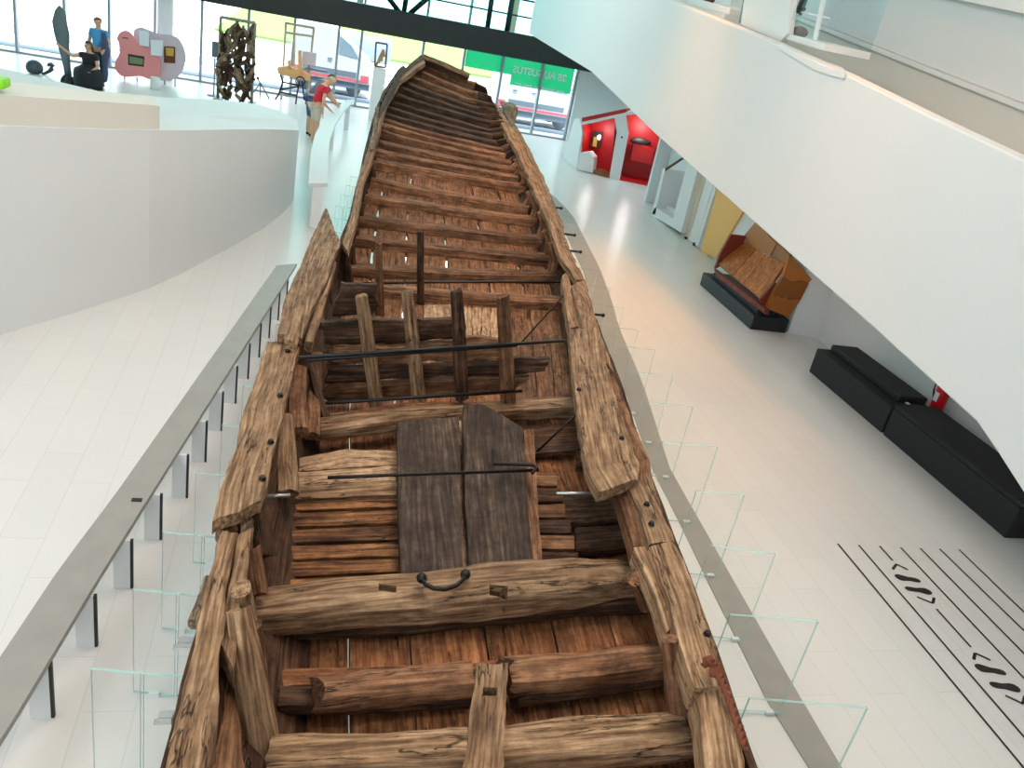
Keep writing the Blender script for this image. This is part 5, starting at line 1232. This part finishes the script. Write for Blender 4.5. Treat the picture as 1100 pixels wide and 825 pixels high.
for k, (x0, x1) in enumerate(((553, 560), (562, 572), (574, 579), (582, 596), (598, 607))):
    p0, p1 = bz(x0, 88.3+(x0-553)*.19), bz(x1, 88.3+(x0-553)*.19); zz_ = p0.z-.02
    box('small_print', p0.x, p1.x, BY_-.008, BY_-.002, zz_-.03, zz_+.02, 'text_white', bn)
# ================================================================ light
w = bpy.data.worlds.new('world'); bpy.context.scene.world = w; w.use_nodes = True
bg = w.node_tree.nodes['Background']; bg.inputs[0].default_value = (.80, .92, 1.0, 1); bg.inputs[1].default_value = 3.4
def area(name, loc, sx_, sy_, power, col=(1, 1, 1), rot=(0, 0, 0)):
    l = bpy.data.lights.new(name, 'AREA'); l.shape = 'RECTANGLE'; l.size = sx_; l.size_y = sy_; l.energy = power; l.color = col
    o = bpy.data.objects.new(name, l); C.objects.link(o); o.location = loc; o.rotation_euler = rot; return o
area('overhead_fill', (-6.5, 3, 7.9), 5, 8, 290, (1, 1, .98))  # unseen overhead fill lamps, added to brighten the hall part by part
area('overhead_fill', (-6.5, 13, 7.9), 5, 8, 60, (.9, .98, 1))
area('overhead_fill', (1.8, 7.5, 7.9), 2.5, 4, 245, (1, .86, .76))
area('overhead_fill', (2.4, 19, 7.9), 3, 5, 190, (1, 1, .97))
area('overhead_fill', (7.3, 8, 7.9), 1.5, 9, 70, (1, .69, .46))
area('overhead_fill', (9.2, 24.5, 7.9), 1.5, 5, 160, (.72, .95, 1))
area('back_fill', (-5, -4.9, 5.2), 9, 4, 390, (.9, .95, 1), (math.radians(90), 0, 0))  # added fill lamp at the back wall, no window there
# warm spots over the right hand floor
for (x, y, z, p) in ((4.8, 9.0, 7.8, 470), (5.0, 13.5, 7.8, 1200)):
    l = bpy.data.lights.new('warm_spot', 'SPOT'); l.energy = p; l.color = (1, .40, .08); l.spot_size = 1.15; l.spot_blend = 1; l.shadow_soft_size = .9
    o = bpy.data.objects.new('warm_spot', l); C.objects.link(o); o.location = (x, y, z); o.rotation_euler = (0, .06, 0)
sun = bpy.data.lights.new('sun', 'SUN'); sun.energy = 9; sun.angle = .1; o = bpy.data.objects.new('sun', sun); C.objects.link(o); o.rotation_euler = (math.radians(12), 0, 0)
for c_, e_ in ((onPlane(688, 150, P1[0]+nrm(P1)*.45, nrm(P1))+V((0, 0, .25)), 14), (onPlane(645, 142, P0[0]+nrm(P0)*.35, nrm(P0)), 8)):
    l = bpy.data.lights.new('booth_fill', 'POINT'); l.energy = e_; l.shadow_soft_size = .08; o = bpy.data.objects.new('booth_fill', l); C.objects.link(o); o.location = c_  # added point lamps that brighten the booth's dark lining
for (x, y, p) in ((.2, 1.2, 330), (1.9, 4.2, 330)):  # added warm spots that brighten the near hull
    l = bpy.data.lights.new('ship_fill', 'SPOT'); l.energy = p; l.color = (1, .86, .70); l.spot_size = .9; l.spot_blend = .8; l.shadow_soft_size = .25
    o = bpy.data.objects.new('ship_fill', l); C.objects.link(o); o.location = (x, y, 7.8)
# added lamps below the hull, brightening the floor behind the open seams
for y in (6.8, 9.2, 11.4, 13.6):
    area('seam_fill', ((FLf(y)+FRf(y))/2, y, .42), 1.2, 1.2, 16)
sc = bpy.context.scene
sc.view_settings.view_transform = 'Standard'; sc.view_settings.look = 'None'; sc.view_settings.gamma = 1; sc.view_settings.use_curve_mapping = False
sc.view_settings.exposure = .3
sc.cycles.transparent_max_bounces = 40; sc.cycles.max_bounces = 8; sc.cycles.diffuse_bounces = 5; sc.cycles.sample_clamp_indirect = 6
sc.cycles.caustics_reflective = False; sc.cycles.caustics_refractive = False
